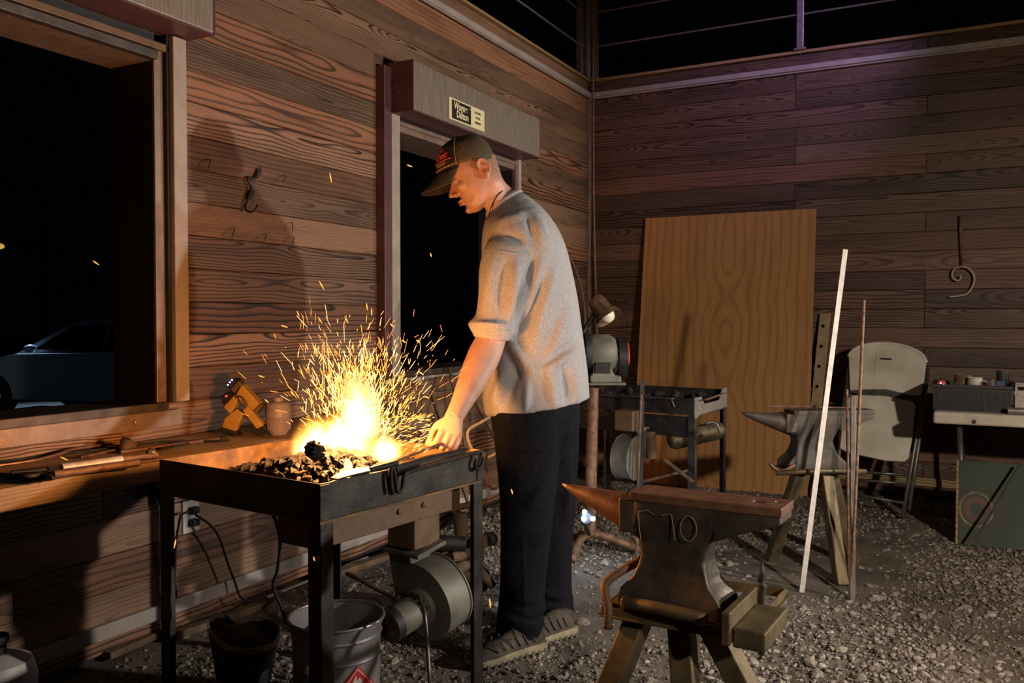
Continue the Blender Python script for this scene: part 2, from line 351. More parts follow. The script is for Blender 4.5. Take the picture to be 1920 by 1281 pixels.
# ------------------------------------------------------------------ walls of separate planks
PITCH = .1203; ZR = 1.184
def plank(parent, a0, a1, z0, z1, side, mat, proud=0):
    L = a1-a0; H = z1-z0; c = .0028; t = .02; x, z = L/2, H/2
    vs = [(sx*x, 0, sz*z) for sx, sz in ((-1,-1),(1,-1),(1,1),(-1,1))] + [(sx*x, -(t-c), sz*z) for sx, sz in ((-1,-1),(1,-1),(1,1),(-1,1))] + [(sx*(x-c), -t, sz*(z-c)) for sx, sz in ((-1,-1),(1,-1),(1,1),(-1,1))]
    fs = [(3,2,1,0)]+[(i, (i+1) % 4, (i+1) % 4+4, i+4) for i in range(4)]+[(i+4, (i+1) % 4+4, (i+1) % 4+8, i+8) for i in range(4)]+[(8,9,10,11)]
    o = obj('plank', MB().add(vs, fs), mat, parent)
    if side == 'left': o.location = (-.02+proud+.0, (a0+a1)/2, (z0+z1)/2); o.rotation_euler = (0, 0, math.pi/2)
    else: o.location = ((a0+a1)/2, .02-proud, (z0+z1)/2)
    return o
def planks(parent, amin, amax, zlo, zhi, joints, openings, side, mat):
    k = math.floor((zlo-ZR)/PITCH)
    while ZR+k*PITCH < zhi-.005:
        z0 = max(zlo, ZR+k*PITCH); z1 = min(zhi, ZR+(k+1)*PITCH)-.0015
        if z1-z0 > .012:
            js = sorted(j for j in joints(k) if amin < j < amax); ed = [amin]+js+[amax]
            for a, b in zip(ed[:-1], ed[1:]):
                pieces = [(a, b, z0, z1)]
                for (o0, o1, p0, p1) in openings:
                    out = []
                    for (a_, b_, c_, d_) in pieces:
                        if b_ <= o0 or a_ >= o1 or d_ <= p0 or c_ >= p1: out.append((a_, b_, c_, d_)); continue
                        if a_ < o0: out.append((a_, o0, c_, d_))
                        if b_ > o1: out.append((o1, b_, c_, d_))
                        m0, m1 = max(a_, o0), min(b_, o1)
                        if c_ < p0-.01: out.append((m0, m1, c_, p0))
                        if d_ > p1+.01: out.append((m0, m1, p1, d_))
                    pieces = out
                for (a_, b_, c_, d_) in pieces:
                    if b_-a_ > .01: plank(parent, a_+.0008, b_-.0008, c_, d_, side, mat, random.uniform(-.0015, .0015))
        k += 1
W1R = onx(287, 400).y; W1L = -6.2; W1T = onx(280, 112).z; W1B = .83
W2L = onx(735, 400).y; W2R = onx(960, 400).y; W2T = onx(735, 245).z; W2B = .86
ZTOP = onx(1106, 152).z; ZT1 = onx(1101, 183).z; ZT2 = ZT1+.034
YL = -6.4; XR = 4.6
def wall_backing(name, boxes):
    mb = MB()
    for a, b in boxes: mb.bb(a, b)
    return struct(obj(name, mb, mt['reveal']))
TH = -.14
wl = wall_backing('wall_left', [((TH, YL, -.05), (-.021, W1L, ZTOP)), ((TH, W1R+.005, -.05), (-.021, W2L-.005, ZTOP)), ((TH, W2R+.005, -.05), (-.021, .14, ZTOP)),
    ((TH, W1L, -.05), (-.021, W1R+.005, W1B-.005)), ((TH, W1L, W1T+.04), (-.021, W1R+.005, ZTOP)), ((TH, W2L-.005, -.05), (-.021, W2R+.005, W2B-.005)), ((TH, W2L-.005, W2T+.04), (-.021, W2R+.005, ZTOP))])
wb = wall_backing('wall_back', [((TH, .021, -.05), (XR, .14, ZTOP))])
opL = [(W1L, W1R, W1B, W1T+.03), (W2L, W2R, W2B, W2T+.03)]
jl = {-4: [onx(229, 800).y], -5: [-2.4], -6: [-4.1, -1.5], -3: [-1.1], -7: [-3.0], -8: [-4.4, -2.1]}
planks(wl, YL, 0, .02, ZT1, lambda k: jl.get(k, [-5.2+(k % 3)*.4]), opL, 'left', mt['wood'])
planks(wl, YL, 0, ZT2, ZTOP-.02, lambda k: [-2.9], [], 'left', mt['wood'])
J1, J2 = ony(1491, 300).x, ony(1737, 300).x
def jb(k): return {0: [J1, J2+1.2], 1: [J2, J2+1.9], 2: [J1, J1+1.6]}[k % 3] if k > 0 else {0: [J2, .55], 1: [J1-.35, J2+1.5], 2: [J2, .3]}[k % 3]
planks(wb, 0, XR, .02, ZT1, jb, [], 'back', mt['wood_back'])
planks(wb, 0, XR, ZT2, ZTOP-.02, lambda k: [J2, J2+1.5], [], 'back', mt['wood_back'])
# trims, cap, corner bead, baseboard
def tr(name, mb, mat='trim', **k): return struct(obj(name, mb, mt[mat], bevel=.003, **k))
tr('trim_1', MB().bb((0, YL, ZT1), (.028, -.0, ZT2)).bb((0, YL, ZT1-.004), (.018, 0, ZT1)))
tr('trim_2', MB().bb((.028, -.028, ZT1), (XR, 0, ZT2)).bb((.018, -.018, ZT1-.012), (XR, 0, ZT1)))
tr('trim_3', MB().bb((-.1, YL, ZTOP-.02), (.022, 0, ZTOP)), 'pine')
tr('trim_4', MB().bb((.022, -.022, ZTOP-.02), (XR, .1, ZTOP)), 'pine')
tr('trim_5', MB().bb((0, -.024, .0), (.024, 0, ZT1)), 'steel_frame')
tr('baseboard_left', MB().bb((0, YL, .075), (.022, -.02, .125)))
tr('baseboard_back', MB().bb((.02, -.022, .075), (XR, 0, .125)), 'pine')
# ------------------------------------------------------------------ windows: steel frames round open serving hatches
def frame_window(name, yl, yr, zb, zt, rd):
    w = struct(obj(name, MB().bb((-rd, yr, zb), (.0, yr+.012, zt)), mt['reveal']))   # right reveal
    obj('jamb', MB().bb((-rd, yl-.012, zb), (0, yl, zt)), mt['reveal'], w)
    obj('head', MB().bb((-rd, yl, zt), (.0, yr, zt+.012)), mt['steel_frame'], w)
    obj('sill', MB().bb((-rd, yl-.02, zb-.03), (.03, yr+.035, zb)), mt['steel_frame_in'], w, bevel=.003)
    return w
rd1 = -ony(211, 400, W1R).x
w1 = frame_window('window_1', W1L, W1R, W1B, W1T, rd1)
ya, yb = onx(309, 400).y, onx(334, 400).y
zb1 = onx(332, 80).z
obj('guide_rail', MB().bb((.0, W1R, W1B), (.012, W1R+.055, zb1)), mt['steel_frame'], w1, bevel=.002)
obj('guide_groove', MB().bb((.0, W1R+.055, W1B), (.03, ya-.012, zb1)), mt['reveal'], w1)
obj('guide_rail', MB().bb((.0, ya, W1B-.0), (.05, yb, zb1)), mt['trim'], w1, bevel=.003)
obj('sill_angle', MB().bb((.0, W1L, W1B-.085), (.034, yb-.02, W1B-.028)), mt['steel_frame'], w1, bevel=.003)
for yy in (-4.0, -4.9): obj('bolt', MB().lathe([(.009, 0), (.009, .005), (.005, .008)], (.034, yy, W1B-.055), (1,0,0), 8), mt['steel_frame'], w1, smooth=40)
obj('shutter_bar', MB().bb((-.06, W1L, W1T+.035), (.03, W1R+.05, W1T+.06)), mt['duct'], w1, bevel=.003)
obj('shutter_slat', MB().bb((-.03, W1L, W1T+.065), (.012, W1R+.05, zb1)), mt['reveal'], w1)
obj('lintel', MB().bb((-.02, W1L, W1T), (.03, W1R+.005, W1T+.03)), mt['steel_frame_in'], w1, bevel=.003)
rd2 = .24
w2 = frame_window('window_2', W2L, W2R, W2B, W2T, rd2)
zb2 = onx(718, 213).z
y2a, y2b = onx(705, 300).y, onx(719, 300).y
obj('guide_rail', MB().bb((.0, y2a, W2B-.02), (.05, y2b, onx(704, 123).z)), mt['box_side'], w2, bevel=.003)
obj('guide_rail', MB().bb((.0, y2b+.002, W2B-.02), (.05, W2L, zb2)), mt['trim'], w2, bevel=.003)
obj('guide_rail', MB().bb((.0, W2R+.02, W2B), (.04, W2R+.05, zb2+.02)), mt['trim'], w2, bevel=.003)
obj('guide_groove', MB().bb((.0, W2R-.005, W2B), (.02, W2R+.02, zb2)), mt['box_side'], w2)
obj('shutter_bar', MB().bb((-.06, W2L, W2T+.03), (.03, W2R+.02, W2T+.05)), mt['steel_frame'], w2, bevel=.003)
obj('lintel', MB().bb((-.02, W2L, W2T), (.02, W2R, W2T+.03)), mt['steel_frame'], w2, bevel=.003)
obj('shutter_slat', MB().bb((-.03, W2L, W2T+.05), (.012, W2R+.02, zb2)), mt['reveal'], w2)
obj('sill_board', MB().bb((-.05, W2L-.12, W2B-.045), (.04, W2R+.12, W2B-.032)), mt['trim'], w2, bevel=.003)
# ------------------------------------------------------------------ roller shutter boxes
def shutter(name, label, yl, yr, x1, zb, zt, bracket):
    t = thing(name, label, 'shutter box', (0, (yl+yr)/2, zb)); yl -= (yl+yr)/2; 
    Lh = -yl; H = zt-zb
    obj('housing', MB().bb((.004, -Lh+.003, .004), (x1, Lh-.003, H)), mt['box_face'], t, bevel=.004)
    for s in (-1, 1):
        e = obj('end_plate', MB().bb((.002, s*Lh-.004, -.002), (x1+.002, s*Lh+.004, H+.003)), mt['box_side'], t, bevel=.002)
        if s == -1:
            for (a, b) in ((.1, .55), (.16, .6), (.12, .4)): obj('rivet', MB().lathe([(.006, 0), (.006, .003), (.002, .005)], (x1*a*4, s*Lh-.004, H*b), (0, -1, 0), 8), mt['box_side'], e)
    obj('soffit', MB().bb((.004, -Lh+.004, -.003), (x1-.001, Lh-.004, .004)), mt['box_side'], t)
    if bracket: 
        b = obj('bracket', MB().bb((.0, -Lh-.05, -.02), (.012, -Lh+.002, H-.01)), mt['box_side'], t, bevel=.002)
        for f in (.12, .85): obj('bolt', MB().lathe([(.009, 0), (.009, .006), (.004, .008)], (.012, -Lh-.025, H*f), (1, 0, 0), 8), mt['trim'], b)
    return t
yB = y2b; xB = ony(775, 160, yB).x
zBt = ony(775, 112, yB).z; zBb = ony(775, 206, yB).z
yBr = onx(1013, 222, xB).y
shutter('shutter_box', 'grey rolling shutter box with cream name label above the doorway hatch', yB, yBr, xB, zBb, zBt, True)
yA = onx(332, 75).y; xA = ony(394, 62, yA).x; zA = ony(394, 62, yA).z
shutter('shutter_box', 'rolling shutter box over the wide dark hatch at far left', W1L-.1, yA+.02, xA, zA, zA+.36, False)
# sign on the shutter box
s0, s1 = onx(840, 182, xB), onx(907, 247, xB)
syl, syr = onx(841, 200, xB).y, onx(907, 225, xB).y; szt, szb = onx(841, 181, xB).z, onx(841, 222, xB).z
sg = thing('name_label', 'cream and black printed name label on the shutter box', 'label', (xB+.003, (syl+syr)/2, szb))
SH = szt-szb; SW = syr-syl
obj('plate', MB().bb((-.001, -SW/2, 0), (.001, SW/2, SH)), mt['paper_y'], sg)
obj('black_panel', MB().bb((.001, -SW/2+SW*.07, SH*.07), (.0016, SW*.10, SH*.93)), mt['ink'], sg)
RL = Matrix(((0, 0, 1, 0), (1, 0, 0, 0), (0, 1, 0, 0), (0, 0, 0, 1)))   # text plane -> left wall
def sign_text(txt, size, y, z, mat, bold, sx=1.0):
    me = text_mesh(txt, size, .0003, bold); me.transform(Matrix.Translation((.0022, y, z)) @ RL @ Matrix.Diagonal((sx, 1, 1, 1))); me.materials.clear()
    return obj('lettering', me, mat, sg)
sign_text('Wayne', SH*.46, -SW*.19, SH*.70, mt['paper_y'], .0013, .92); sign_text('Dalton', SH*.46, -SW*.14, SH*.33, mt['paper_y'], .0013, .86)
sign_text('®', SH*.12, SW*.075, SH*.80, mt['paper_y'], 0)
for i, s in enumerate(('ROLLING', 'DOOR', 'DIVISION')): sign_text(s, SH*.14, SW*.30, SH*(.76-.24*i), mt['ink'], .0003)
# ------------------------------------------------------------------ railing above the walls
rz = [ony(1119, 85.7, -.02).z, ony(1119, 21.5, -.02).z]; dz = rz[1]-rz[0]
heights = [rz[0]+i*dz for i in range(4)]
def railing(name, label, p0, d, L, posts, start):
    t = thing(name, label, 'railing', p0); d = Vector(d)
    for s in posts: obj('post', MB().box(d*s+Vector((0, 0, .55)), (.044, .044, 1.1)).box(d*s+Vector((0, 0, .006)), (.08, .08, .012)), mt['rail'], t, bevel=.003)
    for h in heights: obj('rod', MB().tube([d*start+Z*(h-ZTOP), d*L+Z*(h-ZTOP)], .007, 8), mt['rail'], t, smooth=40)
    obj('handrail', MB().tube([d*start+Z*1.1, d*L+Z*1.1], .024, 12), mt['rail'], t, smooth=40)
    return t
px = ony(1500, 60, -.02).x
railing('railing', 'steel rod railing standing on top of the back wall', (0.0, -.0, ZTOP), (1, 0, 0), XR, [.05, px, 2*px-.05, 3*px-.1], .05)
railing('railing', 'steel rod railing standing on top of the left wall', (-.03, 0, ZTOP), (0, -1, 0), 6.2, [.10, 1.9, 3.7, 5.5], .1)
solo('corner_post', MB().tube([(-.02, .03, ZTOP), (-.02, .03, ZTOP+1.2)], .05, 18), mt['rail'], 'thick round steel post standing in the wall corner between both railings', 'post', smooth=50)
def onpl(px, py, p, n):
    d = ray(px, py); n = Vector(n); return CAM + d*((Vector(p)-CAM).dot(n)/d.dot(n))
# ------------------------------------------------------------------ main coal forge
ZF = .74
fA, fB, fC = onz(600, 906, ZF), onz(914, 843, ZF), onz(288, 862, ZF)
ab = (fB-fA); ac = (fC-fA); th = .5*(math.atan2(-ab.x, ab.y)+math.atan2(-ac.y, -ac.x))
LX, LY = ac.length, ab.length; fcen = (fB+fC)/2
def blower(parent, M, mat, mb_motor=True):
    """scroll fan: axis = local +z of M, outlet towards local +y"""
    def T(mb): mb.v = [M @ v for v in mb.v]; return mb
    n = 40; R = []
    for k in range(n+1):
        a = math.radians(100) - k/n*math.radians(300); r = .082+.038*(1-k/n) if k else .12
        R.append(Vector((math.cos(a)*r, math.sin(a)*r, 0)))
    out = [Vector((R[0].x-.0, .15, 0)), Vector((.0-.115, .15, 0)), Vector((-.115, R[-1].y, 0))]
    poly = [p for p in R] + [Vector((-.105, .0, 0)), Vector((-.105, .15, 0)), Vector((R[0].x, .15, 0))]
    h = obj('fan_housing', T(MB().prism([p-Vector((0, 0, .042)) for p in poly], (0, 0, .084))), mat, parent, smooth=35, bevel=.003)
    for s in (-1, 1):
        big = [Vector((p.x*1.035, p.y*1.035, s*.043-.002)) for p in poly]
        obj('housing_rim', T(MB().prism(big, (0, 0, .004))), mat, h, smooth=35)
    obj('outlet_flange', T(MB().box((-.048, .152, 0), (.145, .012, .115))), mat, parent, bevel=.002)
    if mb_motor:
        mo = obj('motor', T(MB().lathe([(.055, .043), (.055, .06), (.046, .066), (.046, .155), (.04, .165)], (0,0,0), (0,0,1), 28)), mat, parent, smooth=35)
        obj('motor_end', T(MB().lathe([(.047, .15), (.047, .175), (.03, .185), (.008, .186), (.008, .192)], (0,0,0), (0,0,1), 24)), mt['black_iron'], mo, smooth=35)
        for k in range(5):
            a = math.radians(20+k*24); c = Vector((math.cos(a)*.0465, math.sin(a)*.0465, .078))
            obj('vent_slot', T(MB().box(c, (.008, .013, .02), Matrix.Rotation(a, 3, 'Z'))), mt['ink'], mo)
    return h
def make_forge():
    t = thing('coal_forge', 'large black steel coal forge with burning fire and four legs', 'forge', (fcen.x, fcen.y, 0), th)
    x, y = LX/2, LY/2; RH = .088
    obj('tray_side', MB().bb((x-.006, -y, ZF-RH), (x, y, ZF)), mt['forge_steel'], t, bevel=.002)
    obj('tray_side', MB().bb((-x, -y, ZF-RH), (x-.006, -y+.006, ZF)), mt['forge_steel'], t, bevel=.002)
    obj('tray_side', MB().bb((-x, -y+.006, ZF-RH), (-x+.006, y, ZF)), mt['forge_rust'], t, bevel=.002)
    obj('tray_side', MB().bb((-x+.006, y-.006, ZF-RH), (x-.006, y, ZF)), mt['forge_rust'], t, bevel=.002)
    obj('tray_floor', MB().bb((-x, -y, ZF-RH-.006), (x, y, ZF-RH)), mt['forge_rust'], t)
    for sx in (-1, 1):
        for sy in (-1, 1):
            l = obj('leg', MB().bb((sx*x, sy*y, 0), (sx*(x-.042), sy*(y-.006), ZF-RH-.006)).bb((sx*x, sy*y, 0), (sx*(x-.006), sy*(y-.042), ZF-RH-.006)), mt['forge_steel'], t, bevel=.002)
    # corner angle plates proud of the tray
    for (sx, sy) in ((1, -1), (1, 1)):
        obj('corner_angle', MB().bb((sx*(x+.004), sy*(y+.004), ZF-RH), (sx*(x-.03), sy*(y-.001), ZF-.003)).bb((sx*(x+.004), sy*(y+.004), ZF-RH), (sx*(x-.001), sy*(y-.03), ZF-.003)), mt['forge_steel'], t, bevel=.002)
    obj('corner_plate', MB().prism([(x-.006, y-.006, ZF-.012), (x-.12, y-.006, ZF-.012), (x-.006, y-.17, ZF-.012)], (0, 0, .005)), mt['forge_rust'], t)
    # air duct below the tray, spout and blower
    d = obj('air_duct', MB().bb((x-.20, -y+.045, ZF-RH-.085), (x-.06, y-.03, ZF-RH-.008)), mt['duct'], t, bevel=.003)
    for f in (.02, .12): obj('bolt', MB().lathe([(.008, 0), (.008, .006), (.003, .009)], (x-.06, f, ZF-RH-.045), (1, 0, 0), 8), mt['duct'], d)
    fp_ = t.matrix_basis.inverted() @ onpl(776, 1020, t.matrix_basis @ Vector((x-.125, 0, 0)), t.matrix_basis.to_3x3() @ Vector((1, 0, 0)))
    obj('air_spout', MB().bb((x-.175, fp_.y-.055, fp_.z), (x-.075, fp_.y+.055, ZF-RH-.085)), mt['duct'], t, bevel=.003)
    Minv = t.matrix_basis.inverted().to_3x3()
    ax = (Minv @ (RT*-.62-FH*.75-Z*.18)).normalized()            # motor axis, towards the viewer's left
    yy = (Vector((0, 0, 1)) - ax*ax.z).normalized(); xx = yy.cross(ax)
    o = Vector((x-.125, fp_.y, fp_.z)) - yy*.158 + xx*.048
    Mb = Matrix((xx, yy, ax)).transposed().to_4x4(); Mb.translation = o
    blower(t, Mb, mt['blower'])
    # bent rod rest hooked along the right rim
    P = lambda a, b: t.matrix_basis.inverted() @ onpl(a, b, t.matrix_basis @ Vector((x+.016, 0, 0)), t.matrix_basis.to_3x3() @ Vector((1, 0, 0)))
    pts = [P(736, 925), P(733, 905), P(733, 882), P(737, 876), P(742, 905), P(745, 922), P(754, 917), P(758, 893), P(768, 885), P(830, 867), P(888, 850), P(895, 855), P(891, 872), P(895, 880), P(903, 872), P(910, 848)]
    obj('rod_rest', MB().tube(curve_pts(pts, 5), .0055, 8), mt['black_iron'], t, smooth=True)
    return t
forge = make_forge()
FM = forge.matrix_basis
def floc(px, py, z): return FM.inverted() @ onz(px, py, z)
# motor cord
solo('power_cord', MB().tube(curve_pts([at(785, 1120, 2.2), at(796, 1150, 2.14), at(802, 1220, 2.12), at(806, 1290, 2.10), onz(812, 1400, .012)], 6), .005, 8), mt['tube_grey'], 'grey cord hanging from the blower motor to the gravel', 'cord', smooth=True)
# ------------------------------------------------------------------ coal
zt = ZF-.088
fire = onz(655, 866, .735); fl_ = FM.inverted() @ fire
def mound(lx, ly):
    c = floc(590, 870, .74); d2 = ((lx-c.x)/.20)**2+((ly-c.y)/.25)**2
    e = floc(640, 858, .75); g = ((lx-e.x)/.09)**2+((ly-e.y)/.09)**2
    edge = min(1, max(0, (LX/2-.01-abs(lx))/.06), max(0, (LY/2-.01-abs(ly))/.06))
    return zt+.004+edge*(.088*math.exp(-d2*.45)+.022*math.exp(-g))
def coal_bed():
    t = thing('coal_bed', 'bed of fine black coal filling the forge tray', 'coal', FM @ Vector((0, 0, zt)), th)
    n = 36; x, y = LX/2-.008, LY/2-.008
    vs = [(-x+2*x*i/n, -y+2*y*j/n, 0) for j in range(n+1) for i in range(n+1)]
    vs = [(a, b, mound(a, b)-zt-.004+random.uniform(-.003, .003)) for a, b, _ in vs]
    fs = [(j*(n+1)+i, j*(n+1)+i+1, (j+1)*(n+1)+i+1, (j+1)*(n+1)+i) for j in range(n) for i in range(n)]
    obj('coal_dust', MB().add(vs, fs), mt['coal'], t)
    mb = MB()
    for i in range(900):
        a, b = random.uniform(-x+.01, x-.01), random.uniform(-y+.01, y-.01)
        h = mound(a, b)-zt
        if h < .018 and random.random() < .6: continue
        mb.lump((a, b, h+.001), random.uniform(.003, .008), .3, 1, i)
    o = obj('fine_coal', mb, mt['coal'], t); o['kind'] = 'stuff'
    t['kind'] = 'stuff'
coal_bed()
cp = [MB().lump((0,0,0), 1, .26, 2, 40+k).mesh('coal_lump') for k in range(10)]
for m_ in cp: m_.materials.append(mt['coal'])
cnt = 0
while cnt < 285:
    cx_ = floc(590, 872, .74); a = cx_.x+random.gauss(0, .165); b = cx_.y+random.gauss(0, .2)
    if abs(a) > LX/2-.03 or abs(b) > LY/2-.03: continue
    s_ = random.uniform(.009, .018); o = bpy.data.objects.new('coal_lump', cp[cnt % 10]); COL.objects.link(o)
    o.location = FM @ Vector((a, b, mound(a, b)+s_*.35)); o.scale = (s_*1.1, s_, s_*.85); o.rotation_euler = (random.random()*6, random.random()*6, random.random()*6)
    tag(o, 'small black coal lump in the heap on the forge tray', 'coal', 'coal lumps heaped on the forge'); cnt += 1
big = obj('coal_lump', MB().lump((0,0,0), 1, .13, 3, 3), mt['coal']); big.scale = (.027, .025, .024); big.location = at(591, 845, 2.05)
tag(big, 'largest rounded coal lump standing in front of the flames', 'coal')
# ------------------------------------------------------------------ fire: flames (emissive volume), fire light, sparks
def flames():
    o = obj('flames', MB().ell((0, 0, .16), (.22, .16, .20), None, 24, 16), None)
    m = bpy.data.materials.new('flame'); m.use_nodes = True; nt = m.node_tree; nt.nodes.clear()
    out = N(nt, 'ShaderNodeOutputMaterial'); em = N(nt, 'ShaderNodeEmission'); nt.links.new(em.outputs[0], out.inputs['Volume'])
    tc = N(nt, 'ShaderNodeTexCoord'); v = tc.outputs['Object']
    nz = N(nt, 'ShaderNodeTexNoise'); nz.inputs['Scale'].default_value = 9; nz.inputs['Detail'].default_value = 3
    nt.links.new(mapping(nt, v, (1, 1, .45)), nz.inputs['Vector'])
    ad = N(nt, 'ShaderNodeVectorMath', operation='MULTIPLY_ADD'); nt.links.new(nz.outputs['Color'], ad.inputs[0]); ad.inputs[1].default_value = (.10, .10, .10); nt.links.new(v, ad.inputs[2])
    f = None
    inv = Matrix.Rotation(-YAW, 3, 'Z')
    for (dx, dz_, sx, sy, sz) in ((-.105, .04, .066, .06, .085), (-.02, .045, .11, .08, .095), (.025, .12, .065, .055, .15), (.095, .03, .07, .065, .06)):
        sub = N(nt, 'ShaderNodeVectorMath', operation='SUBTRACT'); nt.links.new(ad.outputs[0], sub.inputs[0]); sub.inputs[1].default_value = (dx+.05, .05, dz_+.05)
        dv = N(nt, 'ShaderNodeVectorMath', operation='DIVIDE'); nt.links.new(sub.outputs[0], dv.inputs[0]); dv.inputs[1].default_value = (sx, sy, sz)
        ln = N(nt, 'ShaderNodeVectorMath', operation='LENGTH'); nt.links.new(dv.outputs[0], ln.inputs[0])
        g = math_(nt, 'MAXIMUM', math_(nt, 'SUBTRACT', 1.0, ln.outputs['Value']), 0.0)
        f = g if f is None else math_(nt, 'MAXIMUM', f, g)
    nt.links.new(ramp(nt, f, [(0, (1, .22, .02)), (.25, (1, .42, .06)), (.6, (1, .68, .22)), (1, (1, .85, .5))]), em.inputs['Color'])
    nt.links.new(math_(nt, 'MULTIPLY', math_(nt, 'POWER', f, 1.6), 230.0), em.inputs['Strength'])
    o.data.materials.append(m); o.location = fire+Vector((0, 0, -.005)); o.rotation_euler = (0, 0, YAW)
    tag(o, 'bright white and yellow flames rising from the forge coals', 'fire'); return o
flames(); SC.cycles.volume_step_rate = .35
lamp('fire_light', 'POINT', fire+RT*.03-FH*.03+Vector((.0, .0, .12)), 50, (1, .40, .11), .05)
SPK = M_emit('spark', (1, .36, .06), 1.9); SPW = M_emit('hot_spark', (1, .58, .22), 3.6)
def spark_geo(mb, p, d, L, r):
    p = Vector(p); d = Vector(d).normalized(); mb.tube([p-d*L*.5, p-d*L*.1, p+d*L*.5], [r*.35, r, r*.5], 5)
def sparks():
    for name, mat, n, spread, seed in (('spark_shower', SPK, 900, 1.0, 1), ('spark_shower', SPW, 420, .8, 2)):
        rr = random.Random(seed); mb = MB()
        for i in range(n):
            a = rr.gauss(.05, .40*spread); b = rr.gauss(0, .28); L = abs(rr.gauss(.13, .095))+.045
            if L > .42: L = .2
            dirv = (RT*math.sin(a)+Z*math.cos(a)*math.cos(b)+FH*math.sin(b)).normalized()
            src = fire+RT*rr.gauss(.02, .045)+FH*rr.gauss(0, .03)+Z*.03
            p = src+dirv*L
            d = (dirv+RT*rr.gauss(0, .25)+FH*rr.gauss(0, .25)+Z*rr.gauss(0, .15)).normalized()
            spark_geo(mb, p, d, max(.004, rr.gauss(.021, .013)), rr.uniform(.00032, .0007))
        for i in range(n//6):    # low sideways sparks on the right
            p = fire+RT*rr.uniform(.09, .22)+Z*rr.uniform(.03, .13)+FH*rr.gauss(0, .04)
            spark_geo(mb, p, RT+Z*rr.uniform(-.2, .9), rr.uniform(.006, .018), rr.uniform(.00035, .0006))
        me = mb.mesh(name); me.transform(Matrix.Translation(-fire)); o = obj(name, me, mat); o.location = fire; o['kind'] = 'stuff'
        tag(o, 'shower of orange sparks flying up from the forge fire' if mat is SPK else 'dense pale yellow sparks in the middle of the spark shower', 'sparks')
sparks()
stray = [(620,333,2,10),(603,535,5,9),(600,600,4,6),(533,612,6,2),(180,493,6,4),(768,311,5,2),(120,860,7,3),(328,1020,-2,9),(589,1048,1,3),(919,1131,1,9),(960,922,1,4),(490,706,6,2),(548,738,3,3),(697,585,0,7),(735,610,3,3),(757,640,3,2),(808,478,1,3),(640,690,2,2),(500,752,3,3),(559,1048-460,2,5),(784,640,3,2),(800,745,4,2),(575,650,3,7),(650,600,3,6),(688,575,1,7),(790,700,4,3)]
SPL = ['lone orange spark rising in front of the wall below the hook', 'lone spark halfway up the plank wall above the fire', 'orange spark at the upper left rim of the spark shower', 'round pale spark drifting left of the spark shower', 'orange spark hanging in the wide dark hatch opening', 'spark high in the narrow hatch beside the cap brim', 'glowing ember fallen above the shelf tools', 'elongated ember falling past the wall outlet', 'tiny ember beside the near forge leg', 'falling ember between the forge leg and the trouser leg', 'small spark crossing the dark trousers', 'orange spark flying above the yellow work light', 'short spark right of the plastic jar lid', 'upright spark at the top of the spark shower', 'spark at the hatch frame right of the shower', 'small spark over the hatch sill right of the shower', 'faint spark in the narrow hatch beside the sleeve', 'dim spark inside the left part of the shower', 'spark just above the plastic jar', 'spark near the upper left of the shower below the round one', 'lone spark right of the shower above the sill', 'horizontal spark floating left of the wrist', 'spark at the left edge of the shower', 'spark high over the middle of the shower', 'vertical spark at the very top of the shower', 'slanted spark at the right edge of the shower']
for i, (a, b, dx, dy) in enumerate(stray):
    D = 2.25 if b < 900 else 1.98
    mb = MB(); p = at(a, b, D); q = at(a+dx, b+dy, D); spark_geo(mb, (0,0,0), (q-p) if (q-p).length > 1e-4 else Z, (q-p).length*1.5+.004, .0016)
    o = obj('spark', mb, SPK); o.location = p
    tag(o, SPL[i], 'spark', 'stray sparks in the air')
# workpiece, hammer handle, flat tool on the forge
hand_tip = at(812, 836, 2.50)
solo('hot_bar', MB().tube([at(838, 829, 2.50), at(770, 853, 2.33), at(700, 881, 2.17)], .0052, 8), mt['rust'], 'thin iron bar held in the hand with its end in the coals', 'iron bar', smooth=40)
solo('iron_pipe', MB().tube([at(868, 848, 2.46), at(800, 862, 2.32), at(738, 880, 2.17)], .0115, 12), mt['black_iron'], 'dark round pipe lying on the right side of the forge tray', 'pipe', smooth=40)
sh = thing('coal_shovel', 'small coal shovel with flat grey blade on the forge corner', 'shovel', onz(660, 893, ZF+.006))
def W(mb, name, mat, t, **k): return obj(name, mb, mat, t, world=True, **k)
zz = ZF+.008
W(MB().prism([onz(620, 899, zz), onz(640, 886, zz), onz(690, 878, zz), onz(700, 884, zz), onz(660, 893, zz), onz(634, 901, zz)], (0, 0, .004)), 'blade', mt['black_iron'], sh)
W(MB().tube([onz(695, 881, zz+.004), onz(745, 868, zz+.012)], .007, 10), 'handle', mt['black_iron'], sh, smooth=40)
# ------------------------------------------------------------------ wall shelf with tools
zsh = .70; xsh = .36
ysh = onz(286, 872, zsh+.0).y
shf = thing('wall_shelf', 'rough wooden shelf ledge along the left wall strewn with tools', 'shelf', (0, -4.2, zsh))
sy0, sy1 = -5.6, -2.75
pl = obj('shelf_board', MB().box((0, 0, 0), (sy1-sy0, xsh-.004, .034)), mt['pine'], shf, bevel=.004); pl.location = (xsh/2+.002, (sy0+sy1)/2+4.2, -.017); pl.rotation_euler = (0, 0, math.pi/2)
pf = obj('front_lip', MB().box((0, 0, 0), (sy1-sy0, .02, .06)), mt['pine'], shf, bevel=.004); pf.location = (xsh+.01, (sy0+sy1)/2+4.2, -.03); pf.rotation_euler = (0, 0, math.pi/2)
for yy in (-5.0, -3.9, -3.0): obj('bracket', MB().bb((.001, yy+4.2-.015, -.22), (.03, yy+4.2+.015, -.034)).bar((.02, yy+4.2, -.2), (.22, yy+4.2, -.04), .02, .02), mt['black_iron'], shf)
